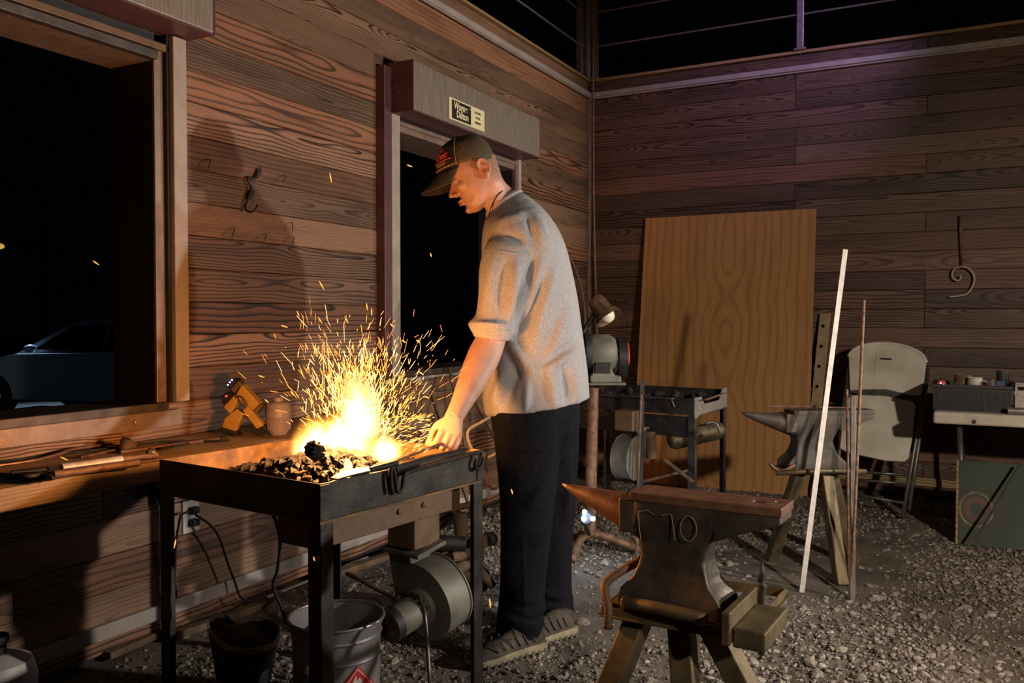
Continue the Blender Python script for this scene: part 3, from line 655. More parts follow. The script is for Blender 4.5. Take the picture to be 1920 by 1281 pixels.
def rod(name, label, pts, r, mat, cat='tool', **k): return solo(name, MB().tube(pts, r, 10), mt[mat], label, cat, smooth=40, **k)
S = lambda a, b, h=.008: onz(a, b, zsh+h)
rod('bent_copper_rod', 'bent copper rod lying at the back of the shelf', curve_pts([S(-40, 878), S(60, 864), S(110, 852, .012), S(140, 842, .016), S(225, 831, .012), S(250, 835)], 6), .005, 'copper', 'rod')
rod('iron_rod', 'long thin iron rod lying along the wall on the shelf', [S(-60, 873), S(300, 829), S(430, 826)], .004, 'black_iron', 'rod')
ph = thing('pipe_tool', 'iron pipe tool with pale worn sleeve on the shelf', 'tool', S(115, 878))
W(MB().tube([S(115, 878, .014), S(228, 862, .014)], .012, 14), 'sleeve', mt['white_bar'], ph, smooth=40)
W(MB().tube([S(228, 862, .014), S(262, 856, .014), S(295, 853, .014)], [.011, .009, .012], 12), 'shaft', mt['rust'], ph, smooth=40)
W(MB().lump(S(282, 850, .02), .019, .2, 2, 5), 'head', mt['stand'], ph)
for i, (lab, a, b, c, d, r, m_) in enumerate([('rusty round bar in front of the pale pipe sleeve', 100, 890, 260, 868, .011, 'rust'), ('dark tong rein lying at the shelf front edge', -20, 902, 95, 897, .007, 'black_iron'), ('thin brown rod pointing at the forge corner', 150, 858, 245, 838, .004, 'rust'), ('short black punch beside the bent copper rod', 20, 888, 90, 880, .008, 'black_iron'), ('flat iron strip resting against the back rim', 225, 848, 410, 823, .006, 'rust'), ('slim iron rod lying left of the work light', 300, 842, 425, 818, .0045, 'black_iron')]):
    solo('iron_bar', MB().tube([S(a, b, r+.002), S(c, d, r+.002)], r, 10), mt[m_], lab, 'iron bar', smooth=40)
tg = thing('tongs', 'pair of black blacksmith tongs lying open on the shelf', 'tongs', S(60, 893))
W(MB().tube(curve_pts([S(-30, 900, .012), S(40, 890, .012), S(82, 892, .014), S(98, 897, .014)], 5), .006, 8), 'rein', mt['black_iron'], tg, smooth=True)
W(MB().tube(curve_pts([S(-30, 888, .012), S(45, 893, .02), S(82, 889, .014), S(95, 884, .014)], 5), .006, 8), 'rein', mt['black_iron'], tg, smooth=True)
solo('rag', MB().lump(S(238, 838, .014), .03, .3, 2, 9), mt['bark'], 'crumpled brown rag between the rods on the shelf', 'rag', smooth=True)
# yellow folding work light
DW = 3.08
wl_ = thing('work_light', 'yellow folding work light propped on the shelf behind the forge', 'work light', at(455, 802, DW))
def slab(cs, depth, D=DW, off=0): return MB().prism([at(a, b, D+off) for a, b in cs], FH*depth)
W(slab([(441,742),(453,721),(486,757),(472,776)], .05), 'light_panel', mt['yellow'], wl_, bevel=.004)
W(slab([(432,730),(446,713.5),(453,721),(438,738)], .05, off=-.003), 'end_cap', mt['duct'], wl_, bevel=.003)
W(slab([(472,772),(486,757),(493,761),(479,778)], .05, off=-.003), 'end_cap', mt['duct'], wl_, bevel=.003)
W(slab([(418,763),(440,740),(446,747),(433,779)], .05, off=.01), 'rear_panel', mt['yellow'], wl_, bevel=.004)
W(slab([(415,802),(421,784),(443,767),(456,776),(441,810)], .035, off=.0), 'support_leg', mt['yellow'], wl_, bevel=.004)
W(slab([(454,770),(464,761),(494,798),(481,805)], .035, off=-.02), 'support_leg', mt['yellow'], wl_, bevel=.004)
W(slab([(479,803),(494,796),(500,806),(488,818)], .04, off=-.015), 'foot', mt['rubber'], wl_, bevel=.003)
W(slab([(413,801),(441,809),(447,818),(415,811)], .06, off=-.005), 'foot', mt['rubber'], wl_, bevel=.003)
lh = W(slab([(422,724),(436,709),(446,713),(432,731)], .06, off=.005), 'led_head', mt['rubber'], wl_, bevel=.003)
LEDP = M_emit('violet_led', (.55, .45, 1.0), 3.5)
for a, b in ((427,722),(431,717),(435,712.5)): obj('led', MB().ell((0,0,0), (.003, .003, .003), None, 8, 5), LEDP, lh).location = wl_.matrix_basis.inverted() @ at(a, b, DW-.003)
W(slab([(412,746),(424,735),(440,741),(420,762)], .05, off=.02), 'hinge', mt['rubber'], wl_, bevel=.003)
obj('red_switch', MB().ell((0,0,0), (.006, .004, .004), None, 8, 5), M_emit('red_led', (1, .05, .12), 1.2), wl_).location = wl_.matrix_basis.inverted() @ at(424, 743, DW-.0)
W(MB().tube(curve_pts([at(446, 748, DW-.01), at(449, 743, DW-.02), at(456, 746, DW-.02), at(464, 760, DW-.02)], 4), .002, 6), 'wire_bail', mt['rubber'], wl_, smooth=True)
# pale jar
jr = thing('plastic_jar', 'pale lilac plastic jar with ribbed base beside the work light', 'jar', onz(522, 815, zsh+.001))
js = 3.12/1612
obj('body', MB().lathe([(14*js, 0), (21*js, 10*js), (22*js, 32*js), (23.5*js, 34*js), (23.5*js, 50*js), (21*js, 54*js)], n=28), mt['jar'], jr, smooth=35)
for k in range(20):
    a = k*math.pi/10; obj('rib', MB().box((math.cos(a)*21.4*js, math.sin(a)*21.4*js, 20*js), (.003, .003, 20*js), Matrix.Rotation(a, 3, 'Z')), mt['jar'], jr)
obj('lid', MB().lathe([(22*js, 51*js), (22.5*js, 57*js), (19*js, 61*js), (9*js, 62*js)], n=28), mt['jar'], jr, smooth=35)
obj('cap_knob', MB().lathe([(10*js, 61*js), (10*js, 70*js), (8*js, 71*js)], n=14), mt['jar'], jr, smooth=30)
# ------------------------------------------------------------------ wall things
hk = thing('wall_hook', 'small wrought iron hook figure nailed to the left wall', 'hook', onx(470, 395, .0))
H = lambda a, b, x=.012: onx(a, b, x)
W(MB().prism([H(479,332),(H(484,318)),H(490,312),H(489,326),H(483,335)], (.004, 0, 0)), 'leaf', mt['black_iron'], hk)
W(MB().tube(curve_pts([H(484,330), H(477,335), H(465,332), H(466,342), H(471,352), H(466,366), H(463,378)], 5), .004, 8), 'stem', mt['black_iron'], hk, smooth=True)
W(MB().prism([H(466,368),H(470,356),H(476,358),H(473,370),H(468,376)], (.004, 0, 0)), 'plate', mt['black_iron'], hk)
W(MB().tube(curve_pts([H(463,378), H(460,390), H(464,397,.02), H(473,397,.035), H(480,390,.04), H(483,384,.04)], 5), .0035, 8), 'hook', mt['black_iron'], hk, smooth=True)
for i, (a, b, c, d) in enumerate([(395,300,390,318),(536,330,530,342),(548,418,549,436),(440,428,435,446),(500,440,495,452),(552,446,548,458)]):
    solo('nail', MB().tube([H(a, b, -.002), H(a, b, .02), H((a+c)/2, (b+d)/2, .03), H(c, d, .03)], .0017, 6), mt['black_iron'], 'small bent black nail driven into the left wall boards', 'nail', 'bent nails on the left wall')
ot = thing('wall_outlet', 'white double wall outlet low on the left wall behind forge', 'outlet', onx(355, 990, 0))
oc = onx(356, 968, 0)
W(MB().box((.004, oc.y, oc.z), (.008, .075, .118)), 'cover_plate', mt['white_paint'], ot, bevel=.003)
for dz_ in (.022, -.022):
    p_ = W(MB().box((.016, oc.y+.004, oc.z+dz_), (.03, .034, .026)), 'plug', mt['rubber'], ot, bevel=.005)
def cord(label, pts, r=.0045): return solo('power_cord', MB().tube(curve_pts(pts, 6), r, 8), mt['rubber'], label, 'cord', smooth=True)
cord('black cord drooping left from the wall outlet', [onx(352, 960, .03), onx(340, 966, .06), onx(335, 985, .05), onx(330, 1020, .04), onx(328, 1080, .03), onx(330, 1120, .03)])
cord('black cord falling from the outlet to the wall base scraps', [onx(366, 965, .03), onx(395, 985, .06), onx(412, 1010, .06), onx(425, 1050, .05), onx(440, 1090, .05), onx(452, 1120, .06), onx(480, 1130, .08)])
cord('black cord hanging below the forge tray into the pail', [at(505, 953, 2.25), at(518, 980, 2.27), at(525, 1020, 2.28), at(520, 1070, 2.28), at(512, 1100, 2.28), at(528, 1140, 2.3), at(538, 1170, 2.32)])
# ------------------------------------------------------------------ pail with hazard label
DP = 2.24; pb = at(631, 1151, DP); ph_ = pb.z; pr_ = 90*DP/FPX
pail = thing('metal_pail', 'stained grey metal pail with red flammable diamond under the forge', 'pail', (pb.x, pb.y, 0))
prof = [(pr_*.88, .0), (pr_*.89, ph_*.71), (pr_*.925, ph_*.725), (pr_*.90, ph_*.745), (pr_*.91, ph_*.86), (pr_*.945, ph_*.875), (pr_*.92, ph_*.89), (pr_*.97, ph_*.98), (pr_*.955, ph_*.985), (pr_*.90, ph_*.85), (pr_*.86, ph_*.1), (.001, ph_*.1)]
obj('body', MB().lathe(prof, n=44), mt['pail'], pail, smooth=30)
obj('rim', MB().tube([Vector((math.cos(a)*pr_*.975, math.sin(a)*pr_*.975, ph_*.985)) for a in [k*math.pi/20 for k in range(41)]], .0045, 8), mt['rail'], pail, smooth=True)
toC = (CAM-pb); toC.z = 0; toC.normalize(); angC = math.atan2(toC.y, toC.x)
def onpail(a, z, r=.0): return Vector((math.cos(angC+a)*(pr_*.89+r), math.sin(angC+a)*(pr_*.89+r), z))
obj('ear', MB().lathe([(.013, 0), (.013, .006), (.006, .012)], onpail(-.62, ph_*.70, .004), onpail(-.62, 0), 12), mt['white_paint'], pail, smooth=30)
obj('ear', MB().lathe([(.013, 0), (.013, .006), (.006, .012)], onpail(2.5, ph_*.70, .004), onpail(2.5, 0), 12), mt['white_paint'], pail, smooth=30)
obj('handle', MB().tube(curve_pts([onpail(-.62, ph_*.70, .012), onpail(-.9, ph_*.55, .014), onpail(-1.5, ph_*.38, .014), onpail(-2.2, ph_*.5, .014), onpail(2.5, ph_*.70, .012)], 6), .0025, 6), mt['black_iron'], pail, smooth=True)
def patch(poly, r0, mat, name, parent):   # poly in (u along surface m, z) wrapped on the pail
    bm = bmesh.new(); vs = [bm.verts.new((u, 0, z)) for u, z in poly]; bm.faces.new(vs)
    bmesh.ops.triangulate(bm, faces=bm.faces); bmesh.ops.subdivide_edges(bm, edges=bm.edges, cuts=5, use_grid_fill=True)
    for v in bm.verts: q = onpail(v.co.x/pr_, v.co.z, r0); v.co = q
    me = bpy.data.meshes.new(name); bm.to_mesh(me); bm.free(); return obj(name, me, mat, parent)
hc = (.058, at(675, 1256, DP-.11).z-.075); hs = .075
dm = lambda s: [(hc[0]-s, hc[1]), (hc[0], hc[1]-s), (hc[0]+s, hc[1]), (hc[0], hc[1]+s)]
patch(dm(hs), .003, mt['red'], 'hazard_diamond', pail)
wline = mt['white_paint']
for i in range(4):
    a, b = dm(hs*.91)[i], dm(hs*.91)[(i+1) % 4]; c, d = dm(hs*.87)[(i+1) % 4], dm(hs*.87)[i]
    patch([a, b, c, d], .0037, wline, 'diamond_border', pail)
fl = [(-.3,-.1),(-.36,.12),(-.28,.3),(-.22,.16),(-.2,.38),(-.06,.62),(-.04,.4),(.06,.52),(.1,.34),(.18,.42),(.2,.2),(.3,.26),(.34,.02),(.22,-.16),(0,-.22)]
patch([(hc[0]+u*hs, hc[1]+v*hs+.006) for u, v in fl], .0037, wline, 'flame_symbol', pail)
patch([(hc[0]-.4*hs, hc[1]-.32*hs), (hc[0]+.4*hs, hc[1]-.32*hs), (hc[0]+.4*hs, hc[1]-.27*hs), (hc[0]-.4*hs, hc[1]-.27*hs)], .0037, wline, 'symbol_bar', pail)
# ------------------------------------------------------------------ dented black tub, gas bottle, scrap along the wall base
DT = 2.42
tub = thing('rubber_tub', 'dented black tub with pale bent rim on the ground left of pail', 'tub', onz(455, 1290, 0))
rim = [at(a, b, DT+o) for a, b, o in ((388,1166,.03),(405,1154,.10),(425,1157,.14),(445,1172,.12),(462,1162,.14),(485,1160,.14),(520,1172,.10),(524,1192,.05),(512,1210,-.02),(480,1221,-.07),(440,1219,-.08),(410,1206,-.06),(392,1186,-.02))]
rr_ = curve_pts(rim+[rim[0]], 4)
W(MB().rings([[p+Z*.008 for p in rr_], [p-Z*.008 for p in rr_]], cap=False), 'rim_band', mt['trim'], tub)
tub.children[-1].modifiers.new('s', 'SOLIDIFY').thickness = .004
cen = sum(rim, Vector())/len(rim)
W(MB().rings([[p-Z*.006 for p in rr_], [cen+(p-cen)*.8-Z*(p.z*.5) for p in rr_], [Vector(((cen+(p-cen)*.62).x, (cen+(p-cen)*.62).y, .012)) for p in rr_]], cap=True), 'body', mt['rubber'], tub, smooth=True)
gp = onz(-8, 1360, 0)
gas = thing('gas_bottle', 'white gas bottle with black valve at the bottom left corner', 'gas bottle', (gp.x-.3*0, gp.y, 0))
gs_ = at(2, 1225, (gp-CAM).dot(FW)).z
obj('cylinder', MB().lathe([(.08, 0), (.10, .03), (.105, .06), (.105, gs_-.07), (.09, gs_-.02), (.04, gs_)], n=28), mt['white_paint'], gas, smooth=40)
obj('collar', MB().lathe([(.03, gs_-.005), (.03, gs_+.02), (.012, gs_+.025)], n=16), mt['rubber'], gas, smooth=40)
obj('valve_wheel', MB().lathe([(.035, gs_+.03), (.038, gs_+.04), (.035, gs_+.05), (.01, gs_+.055)], n=20), mt['rubber'], gas, smooth=40)
G = lambda a, b, z=.02: onz(a, b, z)
scr = [('long grey angle bar leaning along the wall base', (480, 1105, .03), (640, 1040, .03), .014, 'tube_grey'), ('rusty flat bar lying on the ground by the wall', (300, 1185, .02), (560, 1090, .02), .011, 'rust'), ('weathered board strip lying under the outlet', (200, 1230, .02), (430, 1130, .02), .018, 'bark'), ('dark iron pipe lying nearest the wall base', (330, 1150, .02), (600, 1040, .02), .012, 'black_iron'), ('brown plank offcut lying behind the tub', (330, 1190, .02), (520, 1125, .02), .02, 'bark'), ('thin pale strip lying behind the pail', (500, 1120, .05), (690, 1045, .05), .006, 'trim'), ('thick brown pole lying behind the forge legs', (620, 1080, .05), (820, 1010, .05), .02, 'bark'), ('narrow steel flat pointing at the blower', (650, 1075, .12), (745, 1125, .09), .008, 'stand')]
for lab, a, b, r, m_ in scr: solo('scrap_bar', MB().bar(G(*a), G(*b), r*2, r*1.3), mt[m_], lab, 'scrap', bevel=.002)
solo('bent_strip', MB().tube(curve_pts([G(650, 1110, .05), G(670, 1090, .06), G(700, 1082, .07), G(722, 1076, .1)], 6), .006, 6, squash=(.012, .003)), mt['white_paint'], 'pale curved strip lying behind the pail rim', 'scrap', smooth=True)
# firewood / pipe pile behind the forge
def log(label, a, b, r, m_, name='log', cat='log', jag=True):
    solo(name, MB().tube([a, a.lerp(b, .5)+Z*r*.1, b], [r, r*1.05, r*.95], 9), mt[m_], label, cat, smooth=40)
log('shiny chrome pipe on top of the scrap pile', at(788, 1000, 2.85), at(855, 962, 2.98), .03, 'chrome', 'chrome_pipe', 'pipe')
log('grey round post stub standing in the scrap pile', at(862, 962, 2.9), at(866, 1012, 2.9), .024, 'bark')
log('black pipe elbow below the chrome pipe', at(800, 1020, 2.8), at(872, 1020, 2.83), .026, 'black_iron', 'pipe', 'pipe')
log('short brown log right of the forge leg', at(905, 1015, 2.95), at(928, 1010, 3.05), .024, 'bark')
log('pale branch poking out above the chrome pipe', at(800, 965, 2.95), at(885, 946, 2.95), .012, 'bark', 'branch', 'branch')
log('reddish split log in the middle of the pile', at(845, 1045, 2.85), at(880, 1038, 2.9), .02, 'bark')
log('lower brown log in the scrap pile', at(855, 1068, 2.85), at(880, 1060, 2.9), .02, 'bark')
log('thin stick sloping down to the gravel', at(880, 1050, 2.95), at(925, 1100, 2.95), .016, 'bark', 'branch', 'branch')
log('broad log at the back of the pile', at(790, 1045, 3.0), at(900, 1030, 3.1), .05, 'bark')
log('dark log at the bottom of the pile', at(790, 1085, 2.9), at(905, 1085, 3.05), .05, 'bark')
for i, (a, b, c, d, lab) in enumerate([(843,690,872,835,'thin dark stick leaning on the wall left of the man'), (808,735,850,860,'second thin stick leaning below the hatch sill'), (884,735,936,832,'squared wooden stave leaning behind the wrist')]):
    f_ = onz(c+(c-a)/(d-b)*(1035-d), 1035, .004)
    solo('stick', MB().bar(f_, onx(a, b, .06), .014 if i < 2 else .028, .014), mt['bark'], lab, 'stick')
solo('bent_white_tube', MB().tube(curve_pts([at(935, 772, 3.25), at(905, 790, 3.22), at(880, 805, 3.2), at(877, 822, 3.2), at(886, 845, 3.2), at(905, 880, 3.2), at(918, 912, 3.2), at(932, 914, 3.2), at(945, 890, 3.2), at(940, 850, 3.22), at(915, 858, 3.22)], 5), .006, 8), mt['white_paint'], 'bent white metal tube frame behind the man', 'tube', smooth=True)
# ------------------------------------------------------------------ the blacksmith
DM = 2.98
Lf = -RT; Tn = -FH                                   # man faces image-left; Tn = towards the camera (his left side)
def mp(px, py, off=0.0): return at(px, py, DM+off)
def sup(k, n, e):                                    # superellipse point
    a = 2*math.pi*k/n; c, s = math.cos(a), math.sin(a)
    return math.copysign(abs(c)**(2/e), c), math.copysign(abs(s)**(2/e), s)
def loft(mb, st, n=28, e=2.3):
    """stations: (front point, back point, half width, width axis, exponent)"""
    rings = []
    for s in st:
        f, b, hw = s[0], s[1], s[2]; wa = s[3] if len(s) > 3 else Tn
        c = (f+b)/2; a = (f-b)/2
        rings.append([c+a*u+wa*hw*v for u, v in (sup(k, n, e) for k in range(n))])
    mb.rings(rings); return mb
def smoothst(st, sub=4):
    """Catmull-Rom the stations"""
    F_ = curve_pts([s[0] for s in st], sub); B_ = curve_pts([s[1] for s in st], sub); H_ = [v.x for v in curve_pts([(s[2], 0, 0) for s in st], sub)]
    return list(zip(F_, B_, H_))
man = thing('person', 'man in grey shirt, dark trousers and black cap bending over the forge', 'person', onz(985, 1205, 0))
# --- colours
mskin, nt, b = newmat('skin'); tc = N(nt, 'ShaderNodeTexCoord')
nt.links.new(ramp(nt, noise(nt, tc.outputs['Object'], 14, 5, .6), [(.3, (.40, .20, .135)), (.5, (.50, .275, .195)), (.7, (.55, .32, .24))]), b.inputs['Base Color'])
b.inputs['Roughness'].default_value = .5; b.inputs['Subsurface Weight'].default_value = .12; b.inputs['Subsurface Radius'].default_value = (.01, .004, .002); b.inputs['Subsurface Scale'].default_value = .3
bump(nt, b, noise(nt, tc.outputs['Object'], 220, 3), .12, .002)
def M_cloth(name, c1, c2, scale, folds, weave):
    m, nt, b = newmat(name); tc = N(nt, 'ShaderNodeTexCoord'); v = tc.outputs['Object']
    f = noise(nt, v, scale, 5, .6); nt.links.new(ramp(nt, f, [(.38, c2), (.62, c1)]), b.inputs['Base Color']); b.inputs['Roughness'].default_value = .9
    b.inputs['Specular IOR Level'].default_value = .15; pass
    h = math_(nt, 'ADD', math_(nt, 'MULTIPLY', noise(nt, mapping(nt, v, (1, 1, .38)), folds, 3, .5, .8), 1.0), math_(nt, 'MULTIPLY', noise(nt, v, weave, 2), .06))
    bump(nt, b, h, .5, .03); return m
mshirt = M_cloth('heather_grey_cotton', (.40, .39, .39), (.31, .30, .305), 160, 7, 500)
mpants = M_cloth('black_denim', (.009, .009, .0115), (.0045, .0045, .006), 90, 6, 600)
# --- trousers
def folds_disp(me, defs):
    """defs: (p0, p1, width, height): ridge (+) or crease (-) along a segment, pushed along the normal"""
    me.calc_loop_triangles(); n = len(me.vertices); co = np.empty(n*3); me.vertices.foreach_get('co', co); co = co.reshape(-1, 3)
    no = np.empty(n*3); me.vertices.foreach_get('normal', no); no = no.reshape(-1, 3); d = np.zeros(n); face = np.clip(no@np.array(-FH)*2.5, 0, 1)
    for p0, p1, wd, h in defs:
        p0 = np.array(p0); p1 = np.array(p1); e = p1-p0; L2 = e@e
        R2 = np.array([RT, Z]); e = R2@e; L2 = e@e; c2 = (co-p0)@R2.T
        t = np.clip((c2@e)/L2, 0, 1); q = c2-t[:, None]*e; r2 = (q*q).sum(1)
        taper = np.sin(np.clip(t, .02, .98)*math.pi)**.6
        d += 1.7*h*taper*np.exp(-r2/(wd*wd))*face
    co += no*d[:, None]; me.vertices.foreach_set('co', co.ravel()); me.update()
legN = [(mp(925, 770, -.09), mp(1060, 765, -.09), .115), (mp(927, 830, -.10), mp(1055, 828, -.10), .11), (mp(934, 900, -.10), mp(1046, 898, -.10), .098), (mp(938, 965, -.09), mp(1038, 965, -.09), .085), (mp(938, 1035, -.08), mp(1030, 1035, -.08), .078), (mp(937, 1100, -.07), mp(1023, 1100, -.07), .074), (mp(932, 1150, -.06), mp(1020, 1150, -.06), .076), (mp(928, 1196, -.06), mp(1016, 1186, -.06), .082)]
legF = [(mp(935, 770, .10), mp(1086, 765, .10), .115), (mp(945, 830, .11), mp(1086, 828, .11), .11), (mp(965, 900, .12), mp(1082, 898, .12), .098), (mp(985, 965, .13), mp(1078, 965, .13), .085), (mp(995, 1035, .14), mp(1073, 1035, .14), .078), (mp(998, 1095, .15), mp(1072, 1095, .15), .074), (mp(994, 1135, .15), mp(1076, 1135, .15), .076), (mp(990, 1168, .15), mp(1075, 1160, .15), .08)]
tb = MB()
loft(tb, smoothst([(mp(925, 700), mp(1080, 690), .15), (mp(922, 745), mp(1086, 735), .17), (mp(922, 800), mp(1086, 795), .185), (mp(940, 850), mp(1070, 850), .15)]))
loft(tb, smoothst(legN)); loft(tb, smoothst(legF))
pm = remeshed('trousers', tb, .009, 6)
P3 = lambda a, b, o=-.16: tuple(mp(a, b, o))
folds_disp(pm, [(P3(945,1172,-.14), P3(1010,1150,-.14), .012, .009), (P3(940,1150,-.14), P3(1015,1168,-.14), .010, -.007), (P3(960,1130,-.15), P3(1018,1120,-.13), .012, .007), (P3(1000,1110,.05), P3(1070,1128,.07), .012, .010), (P3(1000,1140,.06), P3(1074,1142,.07), .011, .009), (P3(940,1010,-.16), P3(1030,985,-.16), .018, .007), (P3(945,1045,-.16), P3(1025,1020,-.16), .014, -.007), (P3(1035,880,-.16), P3(985,960,-.19), .02, .006), (P3(1060,800,-.1), P3(1045,900,-.12), .02, -.010), (P3(1070,880,.0), P3(1060,980,.05), .016, .008), (P3(980,1000,-.16), P3(985,1180,-.13), .005, .003)])
tro = obj('trousers', pm, mpants, man, world=True)
def on_loft(st, t, ang, off):
    """surface point: t in station index, ang radians (0 = front, pi/2 = towards camera)"""
    i = min(int(t), len(st)-2); u = t-i
    f = st[i][0].lerp(st[i+1][0], u); b = st[i][1].lerp(st[i+1][1], u); hw = st[i][2]*(1-u)+st[i+1][2]*u
    c = (f+b)/2; a = (f-b)/2; k = ang/(2*math.pi)*1000; x, y = sup(k, 1000, 2.3)
    p = c+a*x+Tn*hw*y; return p+(p-c).normalized()*off
def cloth_patch(st, t0, t1, a0, a1, off, th, nt_=8, na=12):
    g = [[on_loft(st, t0+(t1-t0)*j/nt_, a0+(a1-a0)*i/na, off+th) for i in range(na+1)] for j in range(nt_+1)]
    h = [[on_loft(st, t0+(t1-t0)*j/nt_, a0+(a1-a0)*i/na, off-.02) for i in range(na+1)] for j in range(nt_+1)]
    mb = MB(); W_ = na+1
    vs = [p for r in g for p in r]+[p for r in h for p in r]; o = (nt_+1)*W_; fs = []
    for j in range(nt_):
        for i in range(na):
            a = j*W_+i; fs += [(a, a+1, a+1+W_, a+W_), (a+o, a+W_+o, a+1+W_+o, a+1+o)]
    for j in range(nt_): a = j*W_; fs.append((a, a+W_, a+W_+o, a+o)); a += na; fs.append((a, a+o, a+W_+o, a+W_))
    for i in range(na): fs.append((i, i+o, i+1+o, i+1)); a = nt_*W_+i; fs.append((a, a+1, a+1+o, a+o))
    return mb.add(vs, fs)
obj('cargo_pocket', cloth_patch(legN, .75, 2.2, .62, 2.2, -.001, .004), mpants, tro, world=True, smooth=30)
obj('pocket_flap', cloth_patch(legN, .62, 1.12, .58, 2.25, .004, .005), mpants, tro, world=True, smooth=30)
# --- shirt
tor = [(mp(909, 778), mp(1105, 745), .205), (mp(904, 740), mp(1102, 705), .207), (mp(910, 690), mp(1097, 662), .20), (mp(917, 640), mp(1090, 612), .20), (mp(915, 590), mp(1083, 562), .205), (mp(907, 530), mp(1073, 512), .215), (mp(903, 478), mp(1060, 462), .225), (mp(904, 442), mp(1043, 426), .215), (mp(908, 420), mp(1021, 396), .17), (mp(912, 408), mp(994, 371), .105), (mp(914, 402), mp(973, 359), .078)]
sb_ = MB(); loft(sb_, smoothst(tor), 40, 2.25)
slN = [(mp(955, 425, -.10), mp(1005, 440, -.10), .075), (mp(915, 452, -.15), mp(1003, 472, -.15), .085), (mp(899, 500, -.175), mp(1001, 512, -.175), .085), (mp(897, 550, -.19), mp(991, 560, -.19), .08), (mp(893, 585, -.20), mp(978, 594, -.20), .074), (mp(886, 604, -.205), mp(970, 610, -.205), .072)]
loft(sb_, smoothst(slN), 28, 2.2)
cuf = [(mp(888, 596, -.205), mp(968, 602, -.205), .07), (mp(877, 606, -.207), mp(969, 612, -.207), .083), (mp(881, 617, -.21), mp(966, 622, -.21), .08), (mp(886, 624, -.21), mp(962, 630, -.21), .072), (mp(888, 632, -.215), mp(955, 641, -.215), .066)]
loft(sb_, smoothst(cuf, 3), 28, 2.2)
slF = [(mp(960, 430, .12), mp(1010, 440, .12), .075), (mp(940, 480, .18), mp(1030, 485, .18), .08), (mp(950, 550, .2), mp(1030, 555, .2), .075), (mp(955, 610, .2), mp(1030, 615, .2), .07)]
loft(sb_, smoothst(slF), 24, 2.2)
sm = remeshed('shirt', sb_, .0085, 5)
Q = lambda a, b, o=-.2: tuple(mp(a, b, o))
folds_disp(sm, [(Q(1002,485), Q(965,610,-.2), .012, -.012), (Q(1015,480,-.2), Q(985,600,-.18), .016, .010), (Q(1040,500,-.16), Q(1000,640,-.2), .018, .010), (Q(1020,520,-.18), Q(975,660,-.2), .014, -.010), (Q(1060,560,-.1), Q(1010,680,-.18), .016, -.008),
  (Q(1000,700), Q(1080,640,-.12), .014, -.016), (Q(985,705), Q(1075,660,-.14), .016, .014), (Q(990,715), Q(985,770), .012, .010), (Q(970,690), Q(940,770,-.19), .02, -.012), (Q(950,690,-.19), Q(925,770,-.18), .018, .010), (Q(1030,690,-.19), Q(1040,770,-.18), .014, .008), (Q(1055,680,-.16), Q(1065,760,-.16), .014, -.009), (Q(1075,690,-.12), Q(1085,750,-.12), .014, .008), (Q(955,640), Q(1000,700), .014, .009), (Q(945,660), Q(975,715), .012, -.008),
  (Q(925,470,-.24), Q(910,590,-.27), .014, .008), (Q(950,480,-.25), Q(935,590,-.28), .013, -.008), (Q(970,490,-.25), Q(958,600,-.28), .012, .008), (Q(985,500,-.23), Q(970,600,-.26), .010, -.006), (Q(930,420,-.16), Q(1000,400,-.12), .016, .006), (Q(940,440,-.2), Q(985,455,-.2), .012, -.006), (Q(1000,400,-.12), Q(1030,470,-.18), .018, .008), (Q(985,400,-.14), Q(1005,470,-.2), .014, -.007),
  (Q(880,613,-.28), Q(965,616,-.28), .006, -.007), (Q(882,622,-.28), Q(955,628,-.28), .005, -.006), (Q(895,606,-.28), Q(950,612,-.29), .006, .006)])
shirt = obj('shirt', sm, mshirt, man, world=True)
col = [on_loft([tor[-1], tor[-1]], .5, k*2*math.pi/32, .001) for k in range(33)]
obj('collar', MB().tube(col, .006, 8, cap=False, squash=(.006, .012)), mshirt, shirt, world=True, smooth=True)
seam = [slN_p for slN_p in [on_loft(slN, 1.35, a, .003) for a in [k*math.pi/24 for k in range(2, 24)]]]
obj('shoulder_seam', MB().tube(seam, .0014, 5), mshirt, shirt, world=True, smooth=True)
# --- body (skin): head, neck, arms and hands in one continuous surface
pitch = math.radians(25); DH = -.06; hs_ = 1.03
hf = Lf*math.cos(pitch)-Z*math.sin(pitch); hu = Z*math.cos(pitch)+Lf*math.sin(pitch); ht = Tn
ear = at(908, 325, DM+DH) - Tn*.0
ho = ear+FH*.0
def hp(f, u, t=0.0): return ho+(hf*f+hu*u+ht*t)*hs_
bd = MB(); RH3 = Matrix((hf, ht, hu)).transposed()
secs = [(.115,-.005,.045,.02),(.105,-.03,.075,.045),(.09,-.045,.098,.062),(.07,-.053,.110,.071),(.05,-.055,.114,.075),(.03,-.054,.113,.074),(.012,-.052,.107,.071),(-.01,-.05,.106,.068),(-.03,-.048,.105,.064),(-.05,-.04,.104,.059),(-.068,-.012,.102,.052),(-.084,.02,.100,.042),(-.098,.045,.094,.029),(-.104,.06,.084,.014)]
loft(bd, [(hp(f, u), hp(bk, u), hw*hs_, ht) for u, bk, f, hw in secs], 32, 2.15)
hpf = lambda f, u, t=0.0: hp(f+.012, u, t)
